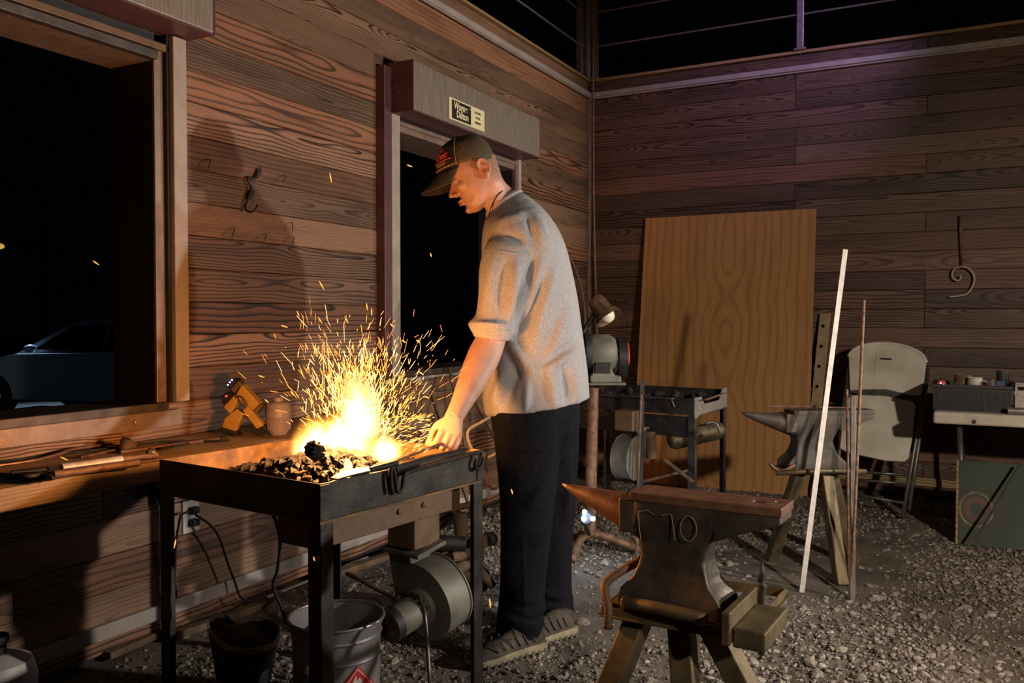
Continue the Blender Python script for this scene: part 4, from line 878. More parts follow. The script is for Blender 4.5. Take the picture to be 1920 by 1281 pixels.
# brow, nose, lips, chin, cheek
bd.ell(hpf(.088, .033, .0), (.016, .048, .010), RH3)
bd.add([hpf(.090,.020,-.007),hpf(.090,.020,.007),hpf(.103,.018,0),hpf(.088,-.028,-.019),hpf(.088,-.028,.019),hpf(.126,-.020,-.006),hpf(.126,-.020,.006),hpf(.124,-.028,0),hpf(.093,-.036,0),hpf(.117,-.004,0)], [(0,2,9,3),(1,4,9,2),(3,9,5),(4,6,9),(9,6,5),(5,6,7),(3,5,7,8),(4,8,7,6),(0,1,2),(0,3,8,4,1)])
bd.ell(hpf(.119, -.021), (.009, .009, .008), RH3)
for s in (-1, 1):
    bd.ell(hpf(.103, -.027, s*.013), (.011, .008, .007), RH3); bd.ell(hpf(.068, -.012, s*.042), (.022, .018, .018), RH3)
bd.ell(hpf(.095, -.0505), (.011, .022, .0055), RH3); bd.ell(hpf(.093, -.0615), (.011, .020, .006), RH3)
bd.ell(hpf(.084, -.088), (.015, .02, .013), RH3)
# neck
cb = (tor[-1][0]+tor[-1][1])/2
loft(bd, smoothst([(hp(.045, -.02), hp(-.049, .0), .056), (hp(.05, -.06), hp(-.049, -.05), .058), (mp(913, 398, -.03), mp(957, 352, -.02), .062), (mp(917, 415, -.01), mp(972, 372, -.01), .075), (mp(915, 445), mp(1000, 420), .13), (mp(915, 500), mp(1040, 500), .17), (mp(930, 620), mp(1060, 620), .15), (mp(935, 720), mp(1070, 720), .15)]), 28, 2.1)
# ears
def earm(s):
    R = Matrix.Rotation(math.radians(0), 3, 'X'); c = hp(-.005, .004, s*.074)
    bd.ell(c, (.019, .008, .032), RH3, 16, 10); bd.ell(hp(0, -.022, s*.073), (.011, .008, .013), RH3)
    pts = [hp(-.004+.017*math.cos(a), .008+.026*math.sin(a), s*.082) for a in [math.radians(d) for d in range(60, 330, 20)]]
    pts = [hp(.012*1+0, .012, s*.078)]+[hp(-.003-.018*math.cos(math.radians(d)), .006+.028*math.sin(math.radians(d)), s*.083) for d in range(140, -70, -18)]
    bd.tube(pts, .0048, 8)
    bd.tube([hp(.006, .005, s*.078), hp(-.006, .012, s*.080), hp(-.010, -.002, s*.080), hp(-.002, -.014, s*.079)], .0035, 6)
earm(1); earm(-1)
# left arm (near): upper arm hidden in the sleeve, forearm, hand
DHd = -.48
def limb(pts, n=18):
    P_ = curve_pts([p for p, _ in pts], 5); R_ = [v.x for v in curve_pts([(r, 0, 0) for _, r in pts], 5)]
    bd.tube(P_, R_, n)
limb([(mp(975, 440, -.10), .055), (mp(950, 520, -.18), .052), (mp(930, 600, -.21), .047), (mp(919, 640, -.225), .049), (mp(907, 668, -.25), .052), (mp(890, 705, -.31), .047), (mp(868, 750, -.395), .034), (mp(856, 774, -.44), .029), (mp(849, 787, -.46), .028)])
h_ = lambda a, b, o=0.0: mp(a, b, DHd+o)
# palm: flattened loft from wrist to knuckles
kd = (h_(861, 822)-h_(829, 806)).normalized()          # along the knuckle row
loft(bd, smoothst([(h_(837, 775, .02), h_(868, 783, .02), .024), (h_(829, 787, .01), h_(868, 795, .01), .022), (h_(820, 799, .0), h_(867, 812, 0), .020), (h_(823, 810, -.002), h_(866, 823, .004), .017), (h_(829, 817, .006), h_(862, 828, .010), .011)]), 22, 2.4)
def finger(pts, r):
    P_ = curve_pts(pts, 4); n = len(P_); bd.tube(P_, [r*(1.05-.28*i/(n-1)) for i in range(n)], 10); bd.ell(P_[-1], (r*.78,)*3, None, 8, 6)
finger([h_(831, 802, -.004), h_(828, 810, -.014), h_(819, 827, -.020), h_(813, 836, -.004), h_(811, 837, .014)], .0118)
finger([h_(843, 808, -.004), h_(842, 816, -.013), h_(834, 831, -.018), h_(828, 840, -.002), h_(824, 840, .016)], .0108)
finger([h_(853, 814, .0), h_(852, 821, -.009), h_(845, 835, -.012), h_(838, 843, .002), h_(834, 842, .018)], .0100)
finger([h_(861, 818, .006), h_(860, 825, -.002), h_(854, 838, -.004), h_(848, 845, .008), h_(845, 844, .02)], .0090)
finger([h_(838, 788, .012), h_(821, 797, .012), h_(813, 808, .010), h_(808, 821, .006), h_(802, 832, .004)], .0120)
# right arm (far side), hanging behind the trunk
limb([(mp(985, 440, .12), .052), (mp(990, 520, .2), .05), (mp(993, 600, .2), .045), (mp(992, 680, .2), .045), (mp(985, 760, .17), .032), (mp(983, 785, .165), .028)])
hq = lambda a, b, o=0.0: mp(a, b, .165+o)
loft(bd, smoothst([(hq(968, 780), hq(998, 780), .024), (hq(963, 805), hq(1003, 805), .022), (hq(965, 830), hq(1002, 830), .016)]), 18, 2.4)
for k in range(4): finger([hq(969+k*9, 822), hq(967+k*9, 845, -.005), hq(966+k*9, 860, -.02), hq(968+k*9, 868, -.035)], .0095)
finger([hq(968, 795, -.01), hq(955, 812, -.02), hq(952, 830, -.03), hq(955, 842, -.035)], .0115)
bm_ = remeshed('body', bd, .0034, 3, .45)
def dent(me, defs):
    n = len(me.vertices); co = np.empty(n*3); me.vertices.foreach_get('co', co); co = co.reshape(-1, 3)
    for c, r, v in defs:
        d = np.exp(-((co-np.array(c))**2).sum(1)/(r*r)); co += d[:, None]*np.array(v)
    me.vertices.foreach_set('co', co.ravel()); me.update()
inw = lambda v, k: tuple(v*k)
dent(bm_, [(hpf(.088, .008, .032), .013, inw(hf, -.008)), (hpf(.088, .008, -.032), .013, inw(hf, -.008)), (hp(-.002, .0, .083), .008, inw(ht, -.007)), (hpf(.11, -.0335, .011), .0045, inw(hu, .006)), (hpf(.11, -.0335, -.011), .0045, inw(hu, .006)), (hpf(.107, -.056, 0), .006, inw(hf, -.003)), (hpf(.1, -.073, 0), .012, inw(hf, -.005)), (hpf(.06, -.055, .05), .02, inw(ht, -.005))])
body = obj('body', bm_, mskin, man, world=True)
lip = M_plain('lips', (.50, .17, .13), .4, 0, (.44, .14, .11), 30, .1)
for u, hh in ((-.0515, .0042), (-.061, .0048)): obj('lip', MB().ell(hpf(.0985, u), (.0095, .019, hh), RH3), lip, body, world=True, smooth=True)
eyew = M_plain('eyeball', (.75, .7, .66), .2, bumps=0); iris = M_plain('iris', (.06, .04, .03), .2, bumps=0)
for s in (-1, 1):
    e_ = obj('eye', MB().ell(hpf(.080, .010, s*.032), (.009, .009, .009), RH3), eyew, body, world=True, smooth=True)
    obj('eyelid', MB().ell(hpf(.0815, .0105, s*.032), (.0118, .0135, .0105), RH3), mskin, body, world=True, smooth=True)
    obj('eyebrow', MB().tube([hpf(.099, .029, s*.014), hpf(.0985, .034, s*.03), hpf(.088, .031, s*.05)], [.003, .0035, .002], 6), M_plain('brow', (.07, .035, .018), .8), body, world=True, smooth=True)
# stubble / short hair band behind the ear: slightly proud shell around temple and nape
mstub = M_plain('cropped_hair', (.27, .15, .10), .85, 0, (.38, .215, .15), 260, .4, 500, .2, 2, .45, .62)
hair = MB(); rows = [(.036,.0012,3.2),(.025,.001,3.25),(.01,.0008,3.0),(-.012,.0,2.6),(-.03,-.0012,2.3)]
def headpt(u, ang, off):
    for i in range(len(secs)-1):
        if secs[i][0] >= u >= secs[i+1][0]:
            k = (secs[i][0]-u)/(secs[i][0]-secs[i+1][0]); bk = secs[i][1]*(1-k)+secs[i+1][1]*k; fr = secs[i][2]*(1-k)+secs[i+1][2]*k; hw = secs[i][3]*(1-k)+secs[i+1][3]*k; break
    x, y = sup(ang/(2*math.pi)*1000, 1000, 2.15); c = (fr+bk)/2; a = (fr-bk)/2
    return hp(c+(a+off)*x, u, (hw+off)*y)
hair.rings([[headpt(u, math.pi-w_/2+w_*k/30, off+.0012) for k in range(31)] for u, off, w_ in rows], closed=False)
obj('cropped_hair', hair, mstub, body, world=True, smooth=True)
# --- neck cord
cpts = [mp(914, 415, -.085), mp(917, 402, -.095), mp(922, 385, -.098), mp(932, 368, -.095), mp(941, 359, -.085), mp(950, 349, -.05), mp(953, 347, -.0), mp(950, 350, .04), mp(938, 365, .06), mp(925, 385, .06)]
obj('neck_cord', MB().tube(curve_pts(cpts, 6), .0022, 6), mt['rubber'], man, world=True, smooth=True)
# --- cap
cap_c = at(874, 312, DM+DH); ca = math.radians(18.0)
cf = Lf*math.cos(ca)-Z*math.sin(ca); cu = Z*math.cos(ca)+Lf*math.sin(ca)
def cpnt(f, u, t): return cap_c+cf*f+cu*u+Tn*t
mcapb = M_plain('black_cap_cloth', (.035, .026, .018), .8, 0, (.016, .013, .011), 40, .3, 300)
mcapm, nt, b = newmat('brown_cap_mesh'); tc = N(nt, 'ShaderNodeTexCoord')
wv = N(nt, 'ShaderNodeTexVoronoi'); wv.inputs['Scale'].default_value = 330; nt.links.new(tc.outputs['Object'], wv.inputs['Vector'])
nt.links.new(ramp(nt, wv.outputs['Distance'], [(.25, (.012, .009, .006)), (.5, (.11, .075, .035))]), b.inputs['Base Color']); b.inputs['Roughness'].default_value = .8; bump(nt, b, wv.outputs['Distance'], .5, .002)
la, lw, lh = .101, .085, .098
def capring(a0, a1, t0, t1, off=0, nn=24, m=10, th=.003):
    g = []
    for j in range(m+1):
        t = t0+(t1-t0)*j/m; s = math.cos(t*math.pi/2)**.62; hgt = math.sin(t*math.pi/2)*lh
        row = []
        for i in range(nn+1):
            a = a0+(a1-a0)*i/nn; k = la if math.cos(a) > 0 else la*.99
            ce = math.copysign(abs(math.cos(a))**.80, math.cos(a)); se = math.copysign(abs(math.sin(a))**.80, math.sin(a))
            row.append(cpnt((k+off)*s*ce-.012*math.sin(t*math.pi/2), hgt+off*t-.015*max(0, -math.cos(a))*(1-t), (lw+off)*s*se))
        g.append(row)
    return g
cap = obj('cap', MB().rings(capring(math.radians(78), math.radians(282), 0, .999), closed=False), mcapm, man, world=True, smooth=True)
cap.modifiers.new('s', 'SOLIDIFY').thickness = .003
fp = obj('front_panel', MB().rings(capring(math.radians(-78.5), math.radians(78.5), 0, .999, .001), closed=False), mcapb, cap, world=True, smooth=True); fp.modifiers.new('s', 'SOLIDIFY').thickness = .003
obj('button', MB().ell(cpnt(-.012, lh, 0), (.008, .008, .005), None, 10, 6), mcapb, cap, world=True, smooth=True)
gold = M_plain('gold_stitching', (.42, .24, .07), .7, 0, (.30, .16, .05), 60)
def brimpt(ph, v):
    a = ph; base = Vector((la*abs(math.cos(a))**.8, -.002, lw*math.copysign(abs(math.sin(a))**.8, math.sin(a))))
    e = .088*max(math.cos(a*.93), 0)**.55; dr = math.radians(24)
    f = base.x+e*v*math.cos(dr)*.92; u = base.y-e*v*math.sin(dr)-.024*(math.sin(a)**2)*(.25+.9*v)-.004*v
    return cpnt(f, u, base.z*(1-.10*v))
na = 30
bg = [[brimpt(math.radians(-80+160*i/na), j/8) for i in range(na+1)] for j in range(9)]
br = obj('brim', MB().rings(bg, closed=False), mcapb, cap, world=True, smooth=True); br.modifiers.new('s', 'SOLIDIFY').thickness = .004
edge = [brimpt(math.radians(-78+156*i/60), 1.0)+cu*random.uniform(-.0012, .0012) for i in range(61)]
obj('frayed_edge', MB().tube(edge, .0022, 6), gold, br, world=True, smooth=True)
obj('sweatband_stitch', MB().tube([cpnt((la+.002)*abs(math.cos(a))**.8, .006, (lw+.002)*math.copysign(abs(math.sin(a))**.8, math.sin(a))) for a in [math.radians(-78+156*i/40) for i in range(41)]], .0018, 6), gold, cap, world=True, smooth=True)
for s in (1, -1): obj('panel_seam', MB().tube([p+(p-cap_c).normalized()*.001 for p in [r[0] for r in capring(s*math.radians(78.3), s*math.radians(80), 0, .95, .002, 1, 14)]], .0016, 6), gold, cap, world=True, smooth=True)
# embroidered logo wrapped on the front panel (three lines of script-like lettering)
redth = M_plain('red_thread', (.62, .07, .05), .7, 0, (.5, .05, .035), 80)
def wraptext(txt, size, a_c, h0, mat, name, slant=.25, sx=1.0, bold=.0006):
    me = text_mesh(txt, size, .0006, bold)
    for v in me.vertices:
        x_, y_ = v.co.x*sx+v.co.y*slant, v.co.y
        hgt = h0+y_; t = math.asin(max(-1, min(1, hgt/lh)))/(math.pi/2); s = math.cos(t*math.pi/2)**.62
        a = a_c + x_/la
        v.co = cpnt((la+.004+v.co.z)*s*abs(math.cos(a))**.8-.012*math.sin(t*math.pi/2), hgt, (lw+.004+v.co.z)*s*abs(math.sin(a))**.8)
    me.materials.clear(); return obj(name, me, mat, cap, world=True)
wraptext('The', .019, math.radians(40), .066, redth, 'logo_script', .3, 1, .0012); wraptext('Classic', .029, math.radians(43), .045, redth, 'logo_script', .3, .85, .0014)
wraptext('COMPANY', .0115, math.radians(40), .0185, gold, 'logo_lettering', 0, 1, .0005)
obj('logo_underline', MB().tube([cpnt((la+.004)*.985*math.cos(a)**.8-.004, .0285, (lw+.004)*.985*math.sin(a)**.8) for a in [math.radians(12+58*i/16) for i in range(17)]], .0016, 6), redth, cap, world=True, smooth=True)
# --- shoes
mshoe = M_plain('brown_trail_shoe', (.075, .055, .035), .75, 0, (.03, .024, .018), 30, .4, 120)
msole = M_plain('pale_rubber_sole', (.30, .25, .16), .7, 0, (.20, .165, .105), 40, .3)
mlug = M_plain('dark_lugs', (.10, .085, .06), .8)
def shoe(heel, toe):
    heel = Vector((heel.x, heel.y, .0)); toe = Vector((toe.x, toe.y, 0)); d = (toe-heel); Ls = d.length; d.normalize(); sd = Z.cross(d)
    q = lambda x, y, z: heel+d*(x*Ls)+sd*y+Z*z
    out = [(0, .030), (.03, .036), (.15, .038), (.35, .036), (.55, .042), (.75, .050), (.88, .046), (.96, .032), (1.0, .012)]
    ol = [(x, w) for x, w in out]+[(x, -w) for x, w in reversed(out)]
    rise = lambda x: .012*max(0, (x-.75)/.25)**2
    def up(x): return .036-.006*x if x < .5 else .033-.008*(x-.5)
    s = obj('shoe', MB().rings([[q(x, w*1.0, .008+rise(x)) for x, w in ol], [q(x*1.01-.005, w*1.08, .022+rise(x)) for x, w in ol], [q(x*1.005, w*1.02, up(x)) for x, w in ol]]), msole, man, world=True, smooth=40)
    uh = [(0, .085, .020), (.1, .098, .030), (.2, .102, .034), (.3, .102, .036), (.42, .092, .036), (.55, .075, .038), (.7, .062, .042), (.85, .055, .038), (.95, .047, .024), (.985, .040, .010)]
    mb = MB(); rg = []
    for x, h, w in uh:
        rg.append([q(x+.008, math.cos(a)*w*1.04*(1-.35*max(0, math.sin(a))), .036+(h-.036)*max(0, math.sin(a))**.8-.01*(math.sin(a) < 0)) for a in [k*2*math.pi/18 for k in range(18)]])
    mb.rings(rg); uo = obj('upper', mb, mshoe, s, world=True, smooth=True)
    for i in range(5):
        x = .40+i*.055; h = .098-.012*i-.004; obj('lace', MB().tube([q(x, -.026, h-.012), q(x+.01, 0, h+.001), q(x+.02, .026, h-.012)], .0028, 6), mlug, s, world=True, smooth=True)
    for i in range(6):
        for sgn in (1, -1): x = .18+i*.1; obj('side_stripe', MB().tube([q(x, sgn*(.041+.004*(x > .5)), .046), q(x+.03, sgn*.036, .062), q(x+.05, sgn*.026, .078-.03*max(0, x-.4))], .003, 6), mlug, s, world=True, smooth=True)
    for i in range(11):
        x = .04+i*.088
        for sgn in (1, -1):
            w = np.interp(x, [o[0] for o in out], [o[1] for o in out]); obj('lug', MB().box(q(x, sgn*(w-.008), .008+rise(x)), (.013, .022, .016), Matrix((d, sd, Z)).transposed()), mlug, s, world=True)
    return s
shoe(onz(1016, 1216, 0), onz(876, 1256, 0)); shoe(onz(1073, 1188, 0), onz(955, 1222, 0))
# ------------------------------------------------------------------ anvils on tripod stands
def sc4(L, Wd, conc, n=48):
    """four-cornered outline with concave sides"""
    out = []
    for k in range(n):
        a = 2*math.pi*k/n; x, y = sup(k, n, 9)
        x_, y_ = x*L/2, y*Wd/2
        s = 1-conc*(1-abs(2*(x*x)-1)) if False else 1
        cx = conc[0]*(1-min(1, abs(x))**2)*(abs(y) > .6); cy = conc[1]*(1-min(1, abs(y))**2)*(abs(x) > .6)
        out.append(Vector((x_*(1-cy), y_*(1-cx), 0)))
    return out
def make_anvil(name, label, M, chalk):
    t = thing(name, label, 'anvil', M=M)
    st = [(0, .27, .135, (.30, .22)), (.022, .27, .135, (.30, .22)), (.034, .255, .13, (.30, .22)), (.06, .195, .11, (.26, .18)), (.085, .17, .092, (.18, .10)), (.108, .155, .082, (.06, .04)), (.13, .162, .083, (0, 0)), (.152, .182, .09, (0, 0)), (.17, .208, .095, (0, 0)), (.185, .215, .098, (0, 0)), (.236, .218, .099, (0, 0))]
    F_ = []
    for i in range(len(st)-1):
        for k in range(3):
            u = k/3; a, b = st[i], st[i+1]; F_.append((a[0]*(1-u)+b[0]*u, a[1]*(1-u)+b[1]*u, a[2]*(1-u)+b[2]*u, (a[3][0]*(1-u)+b[3][0]*u, a[3][1]*(1-u)+b[3][1]*u)))
    F_.append(st[-1]); mb = MB()
    off = lambda z: .012*max(0, (z-.12)/.1)
    mb.rings([[p+Vector((off(z), 0, z)) for p in sc4(L, Wd, c)] for z, L, Wd, c in F_])
    b_ = obj('body', mb, mt['iron'], t, smooth=35)
    # heel, tapering below
    hb = MB().prism([(.10, -.0485, .236), (.10, -.0485, .155), (.16, -.0485, .178), (.245, -.0485, .206), (.245, -.0485, .236)], (0, .097, 0))
    obj('heel', hb, mt['iron'], t, bevel=.003)
    # face plate with hardie and pritchel holes
    face = cut(MB().bb((-.098, -.0505, .222), (.248, .0505, .240)), [MB().bb((.175, -.012, .20), (.200, .013, .25)), MB().lathe([(.007, .20), (.007, .26)], (.224, .018, 0), (0, 0, 1), 14)], 'face')
    obj('face', face, mt['anvil_top'], t, bevel=.002)
    obj('cutting_table', MB().bb((-.128, -.046, .150), (-.085, .046, .226)), mt['iron'], t, bevel=.004)
    # horn: round-bottomed cone with nearly straight top line
    hr = []
    for k in range(15):
        u = k/14; x = -.085-.215*u; r = .046*(1-u)**.85+.0025; zc = .226-r*.95+.006*u
        dp = r*1.05
        hr.append([Vector((x, math.cos(a)*r, zc+math.sin(a)*(dp if math.sin(a) < 0 else r*.95))) for a in [i*2*math.pi/22 for i in range(22)]])
    obj('horn', MB().rings(hr), mt['anvil_top'], t, smooth=True)
    if chalk:
        y = -.0515; q = lambda x, z: Vector((x, y-.0005, z))
        for pts in ([q(-.075, .20), q(-.072, .165), q(-.068, .14)], [q(-.075, .20), q(-.055, .205), q(-.035, .198)], [q(-.02, .198), q(.005, .203), q(.012, .165), q(.014, .15)], [q(.045+.019*math.cos(a), .178+.026*math.sin(a)) for a in [k*math.pi/8 for k in range(17)]]):
            obj('chalk_writing', MB().tube(pts, .0010, 5), mt['chalk'], b_)
    return t
an_c = camloc(0, 0, 0)
horn = at(1056, 909, 2.03); heel_ = at(1478, 948, 1.76); ax_ = heel_-horn; ax_.z = 0; axl = ax_.length; ax_.normalize()
a1 = horn+ax_*(.30*axl/.55); a1.z = 0; s1 = axl/.548
z1 = onz(1300, 930, .74).z-.240*s1*1.08
rot1 = math.atan2(ax_.y, ax_.x)
M1 = Matrix.Translation((a1.x, a1.y, z1)) @ Matrix.Rotation(rot1, 4, 'Z') @ Matrix.Diagonal((s1, s1*1.05, s1*1.08, 1))
anv1 = make_anvil('anvil', 'brown anvil with firelight-tinted top and chalk marks in the right foreground', M1, True)
h2, e2 = at(1391, 770, 3.74), at(1630, 775, 3.80); ax2 = e2-h2; ax2.z = 0; l2 = ax2.length; ax2.normalize()
a2 = h2+ax2*(.30*l2/.55); s2 = l2/.548; zt2 = at(1550, 768, 3.77).z; z2 = zt2-.240*s2*1.0; rot2 = math.atan2(ax2.y, ax2.x)
M2 = Matrix.Translation((a2.x, a2.y, z2)) @ Matrix.Rotation(rot2, 4, 'Z') @ Matrix.Diagonal((s2, s2, s2, 1))
anv2 = make_anvil('anvil', 'dark anvil standing in front of the leaning plywood sheet', M2, False)
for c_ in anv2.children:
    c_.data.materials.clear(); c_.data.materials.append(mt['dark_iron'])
# stand of the near anvil: plate, tool tray frame, tapered legs
st1 = thing('anvil_stand', 'steel tripod stand with angle iron tool tray under the near anvil', 'stand', (a1.x, a1.y, 0), rot1)
zp = z1
obj('top_plate', MB().bb((-.135, -.06, zp-.022), (.14, .08, zp-.001)), mt['stand'], st1, bevel=.003)
TI = st1.matrix_basis.inverted()
c4 = [TI @ onz(a, b, zp-.02) for a, b in ((1130, 1145), (1400, 1193), (1473, 1110), (1215, 1078))]
for i in range(4):
    p, q = c4[i], c4[(i+1) % 4]; obj('tray_rail', MB().bar(p, q, .005, .02).bar(p-Z*.009, q-Z*.009, .022, .004), mt['stand'], st1, bevel=.001)
for (tx, ty, fpx, fpy) in ((-.075, -.015, 1010, 1630), (.015, -.02, 1312, 1650), (.07, .0, 1560, 1600), (.0, .06, 1290, 1330)):
    obj('leg', MB().bar(Vector((tx, ty, zp-.02)), TI @ onz(fpx, fpy, 0), .05, .05, up=(1, 0, 0)), mt['stand'], st1, bevel=.004)
# stepped tool block and backing plate right of the anvil
obj('tool_block', MB().bb((.157, -.115, zp-.028), (.222, .06, zp+.012)), mt['stand'], st1, bevel=.004)
obj('backing_plate', MB().bb((.14, -.13, zp-.022), (.156, .07, zp+.045)), mt['stand'], st1, bevel=.003)
obj('hold_down_bar', MB().tube(curve_pts([(-.118, -.105, zp-.045), (-.120, -.10, zp+.0), (-.138, -.08, zp+.04), (-.12, -.03, zp+.062), (-.085, .0, zp+.085)], 5), .010, 10), mt['rust'], st1, smooth=True)
rp = TI @ at(1255, 1140, 1.80)
obj('cushion_bar', MB().tube(curve_pts([(-.10, -.066, zp+.004), (-.02, -.078, zp+.010), (.09, -.075, zp+.004)], 6), .014, 12), mt['stand'], st1, smooth=True)
tp = thing('punch_tongs', 'black pointed tong hanging upright on the anvil tray rail', 'tongs', at(1426, 1228, 1.86))
W(MB().tube([at(1428, 1052, 1.88), at(1429, 1075, 1.88), at(1425, 1092, 1.88)], [.002, .007, .006], 8), 'jaw', mt['black_iron'], tp, smooth=True)
W(MB().tube([at(1425, 1090, 1.88), at(1431, 1100, 1.88), at(1428, 1120, 1.88), at(1427, 1228, 1.86)], [.006, .009, .006, .0055], 8), 'rein', mt['black_iron'], tp, smooth=True)
W(MB().tube([at(1431, 1095, 1.885), at(1424, 1110, 1.885), at(1422, 1207, 1.875)], [.006, .007, .005], 8), 'rein', mt['black_iron'], tp, smooth=True)
# stand of the far anvil
st2 = thing('anvil_stand', 'steel tripod stand carrying the dark anvil near the plywood', 'stand', (a2.x, a2.y, 0), rot2)
obj('top_plate', MB().bb((-.15, -.08, z2-.02), (.16, .08, z2-.001)), mt['stand'], st2, bevel=.003)
TI2 = st2.matrix_basis.inverted()
for (tx, ty, a, b) in ((-.07, -.03, 1445, 1052), (.05, -.03, 1578, 1098), (.10, .03, 1600, 1062)):
    g = TI2 @ onz(a, b, 0); obj('leg', MB().bar(Vector((tx, ty, z2-.018)), g, .05, .05, up=(1, 0, 0)), mt['stand'], st2, bevel=.004)
obj('clamp_bar', MB().tube([(-.20, -.095, z2-.005), (.0, -.10, z2+.002), (.20, -.095, z2-.005)], .011, 10), mt['stand'], st2, smooth=True)
obj('side_hook', MB().tube(curve_pts([TI2 @ at(1443, 870, 3.7), TI2 @ at(1455, 880, 3.7), TI2 @ at(1470, 882, 3.7), TI2 @ at(1490, 872, 3.7)], 5), .007, 8), mt['rust'], st2, smooth=True)
solo('thin_rod', MB().tube([at(1440, 762, 3.74), at(1620, 765, 3.76)], .0035, 8), mt['rust'], 'thin rod lying lengthwise on the far anvil face', 'rod', smooth=40)
# bars leaning on the far anvil
def leaner(name, label, top, Dt, foot, w, h, mat, round_=False):
    f = onz(foot[0], foot[1], 0); p = at(top[0], top[1], Dt)
    mb = MB().tube([f, p], w/2, 10) if round_ else MB().bar(f, p, w, h, up=tuple(FH))
    return solo(name, mb, mt[mat], label, 'metal bar', origin=f, smooth=40 if round_ else None)
leaner('flat_bar', 'bright white flat bar leaning diagonally on the far anvil', (1585, 468), 3.72, (1503, 1111), .021, .006, 'white_bar')
leaner('iron_rod', 'tall rusty round rod leaning upright on the far anvil heel', (1620, 563), 3.66, (1596, 1127), .013, .013, 'rust', True)
leaner('iron_rod', 'short thin rusty rod leaning at the left of the rod bundle', (1588, 730), 3.66, (1592, 1100), .011, .011, 'rust', True)
leaner('flat_bar', 'broad dark iron bar in the middle of the rod bundle', (1600, 742), 3.64, (1598, 1128), .020, .010, 'iron')
# ------------------------------------------------------------------ plywood sheets against the back wall
def sheet(label, tl, tr_, yb, yt, shift, zlow=0.0):
    p0, p1 = ony(*tl, yt), ony(*tr_, yt); x0, x1 = p0.x+shift, p1.x+shift; zt_ = (p0.z+p1.z)/2+.0
    Lh = math.hypot(zt_, yb-yt); t = thing('plywood_sheet', label, 'plywood', ((x0+x1)/2, yb, 0)); t.matrix_basis = t.matrix_basis @ Matrix.Rotation(-math.atan2(yt-yb, zt_), 4, 'X')
    o = obj('panel', MB().box((0, 0, 0), (Lh, .011, x1-x0)), mt['ply'], t); o.location = (0, 0, Lh/2); o.rotation_euler = (0, math.radians(90), 0)
    e = MB(); w_ = (x1-x0)/2
    for s_ in (-1, 1): obj('edge_ply', MB().bb((s_*w_, -.004, 0), (s_*(w_+.001), .004, Lh)), mt['ply_edge'], t)
sheet('front sheet of brown plywood leaning on the back wall', (1211, 408), (1522, 394), -.32, -.05, 0)
sheet('second plywood sheet showing only at the right edge', (1213, 408), (1527, 394), -.295, -.03, .012)
# perforated flat bar
pb0, pb1 = ony(1548, 588, -.03), onz(1520, 905, 0.0); pb1.y = -.22; pb1.x = ony(1515, 900, -.22).x
d_ = (pb0-pb1); Lb = d_.length; d_.normalize(); xa = Vector((1, 0, 0)); xa = (xa-d_*xa.dot(d_)).normalized(); na_ = xa.cross(d_)
MBp = Matrix((xa, -na_, d_)).transposed().to_4x4(); MBp.translation = pb1
pbm = cut(MB().bb((-.034, -.006, 0), (.034, .006, Lb)), [MB().lathe([(.011, -.03), (.011, .03)], (-.008, 0, Lb-.085-k*.132), (0, 1, 0), 14) for k in range(7)], 'perforated_bar')
o = obj('perforated_bar', pbm, mt['stand'], None); o.matrix_basis = MBp; pbm.materials.clear(); pbm.materials.append(mt['tan_steel'])
tag(o, 'brown drilled flat bar leaning beside the plywood', 'metal bar')
# ------------------------------------------------------------------ scroll hook on the back wall, corner rope, hose
sk = thing('scroll_hook', 'wrought iron scroll hook hanging on the back wall', 'hook', ony(1800, 550, -.01))
K = lambda a, b, y=-.03: ony(a, b, y)
W(MB().tube([K(1801, 404), K(1800, 432), K(1804, 500)], [.007, .005, .005], 8), 'shank', mt['rust'], sk, smooth=True)
W(MB().box(K(1801, 432, -.025), (.014, .012, .03)), 'knuckle', mt['rust'], sk, bevel=.002)
sp = [(1804,500),(1815,503),(1824,512),(1827,524),(1822,540),(1812,551),(1798,555),(1779,557)]
W(MB().tube(curve_pts([K(a, b, -.035) for a, b in sp], 5), [.0065]*29+[.006]*6+[.004], 8), 'scroll', mt['trim'], sk, smooth=True)
sp2 = [(1804,500),(1793,502),(1786,510),(1786,520),(1793,526),(1800,524),(1801,517)]
W(MB().tube(curve_pts([K(a, b, -.035) for a, b in sp2], 5), .0055, 8), 'scroll', mt['trim'], sk, smooth=True)
solo('rope', MB().tube(curve_pts([(.055, -.045, ZTOP+.35), (.055, -.05, ZTOP), (.06, -.055, ZT1-.1), ony(1114, 400, -.06), ony(1119, 600, -.07), ony(1121, 690, -.08), ony(1122, 890, -.08)], 5), .006, 8), mt['pine'], 'tan rope hanging down the wall corner from the railing', 'rope', smooth=True)
solo('hose', MB().tube(curve_pts([onx(1052, 470, .03), onx(1068, 484, .04), onx(1082, 515, .05), onx(1093, 560, .06), onx(1097, 600, .06), onx(1094, 660, .06), onx(1085, 720, .06)], 6), .012, 10), mt['duct'], 'brown hose hanging on the left wall behind the man', 'hose', smooth=True)
solo('hose', MB().tube(curve_pts([onx(1060, 478, .03), onx(1078, 500, .04), onx(1090, 545, .05), onx(1100, 600, .05), onx(1102, 650, .05)], 6), .008, 10), mt['black_iron'], 'thin black hose hanging closest to the wall corner', 'hose', smooth=True)
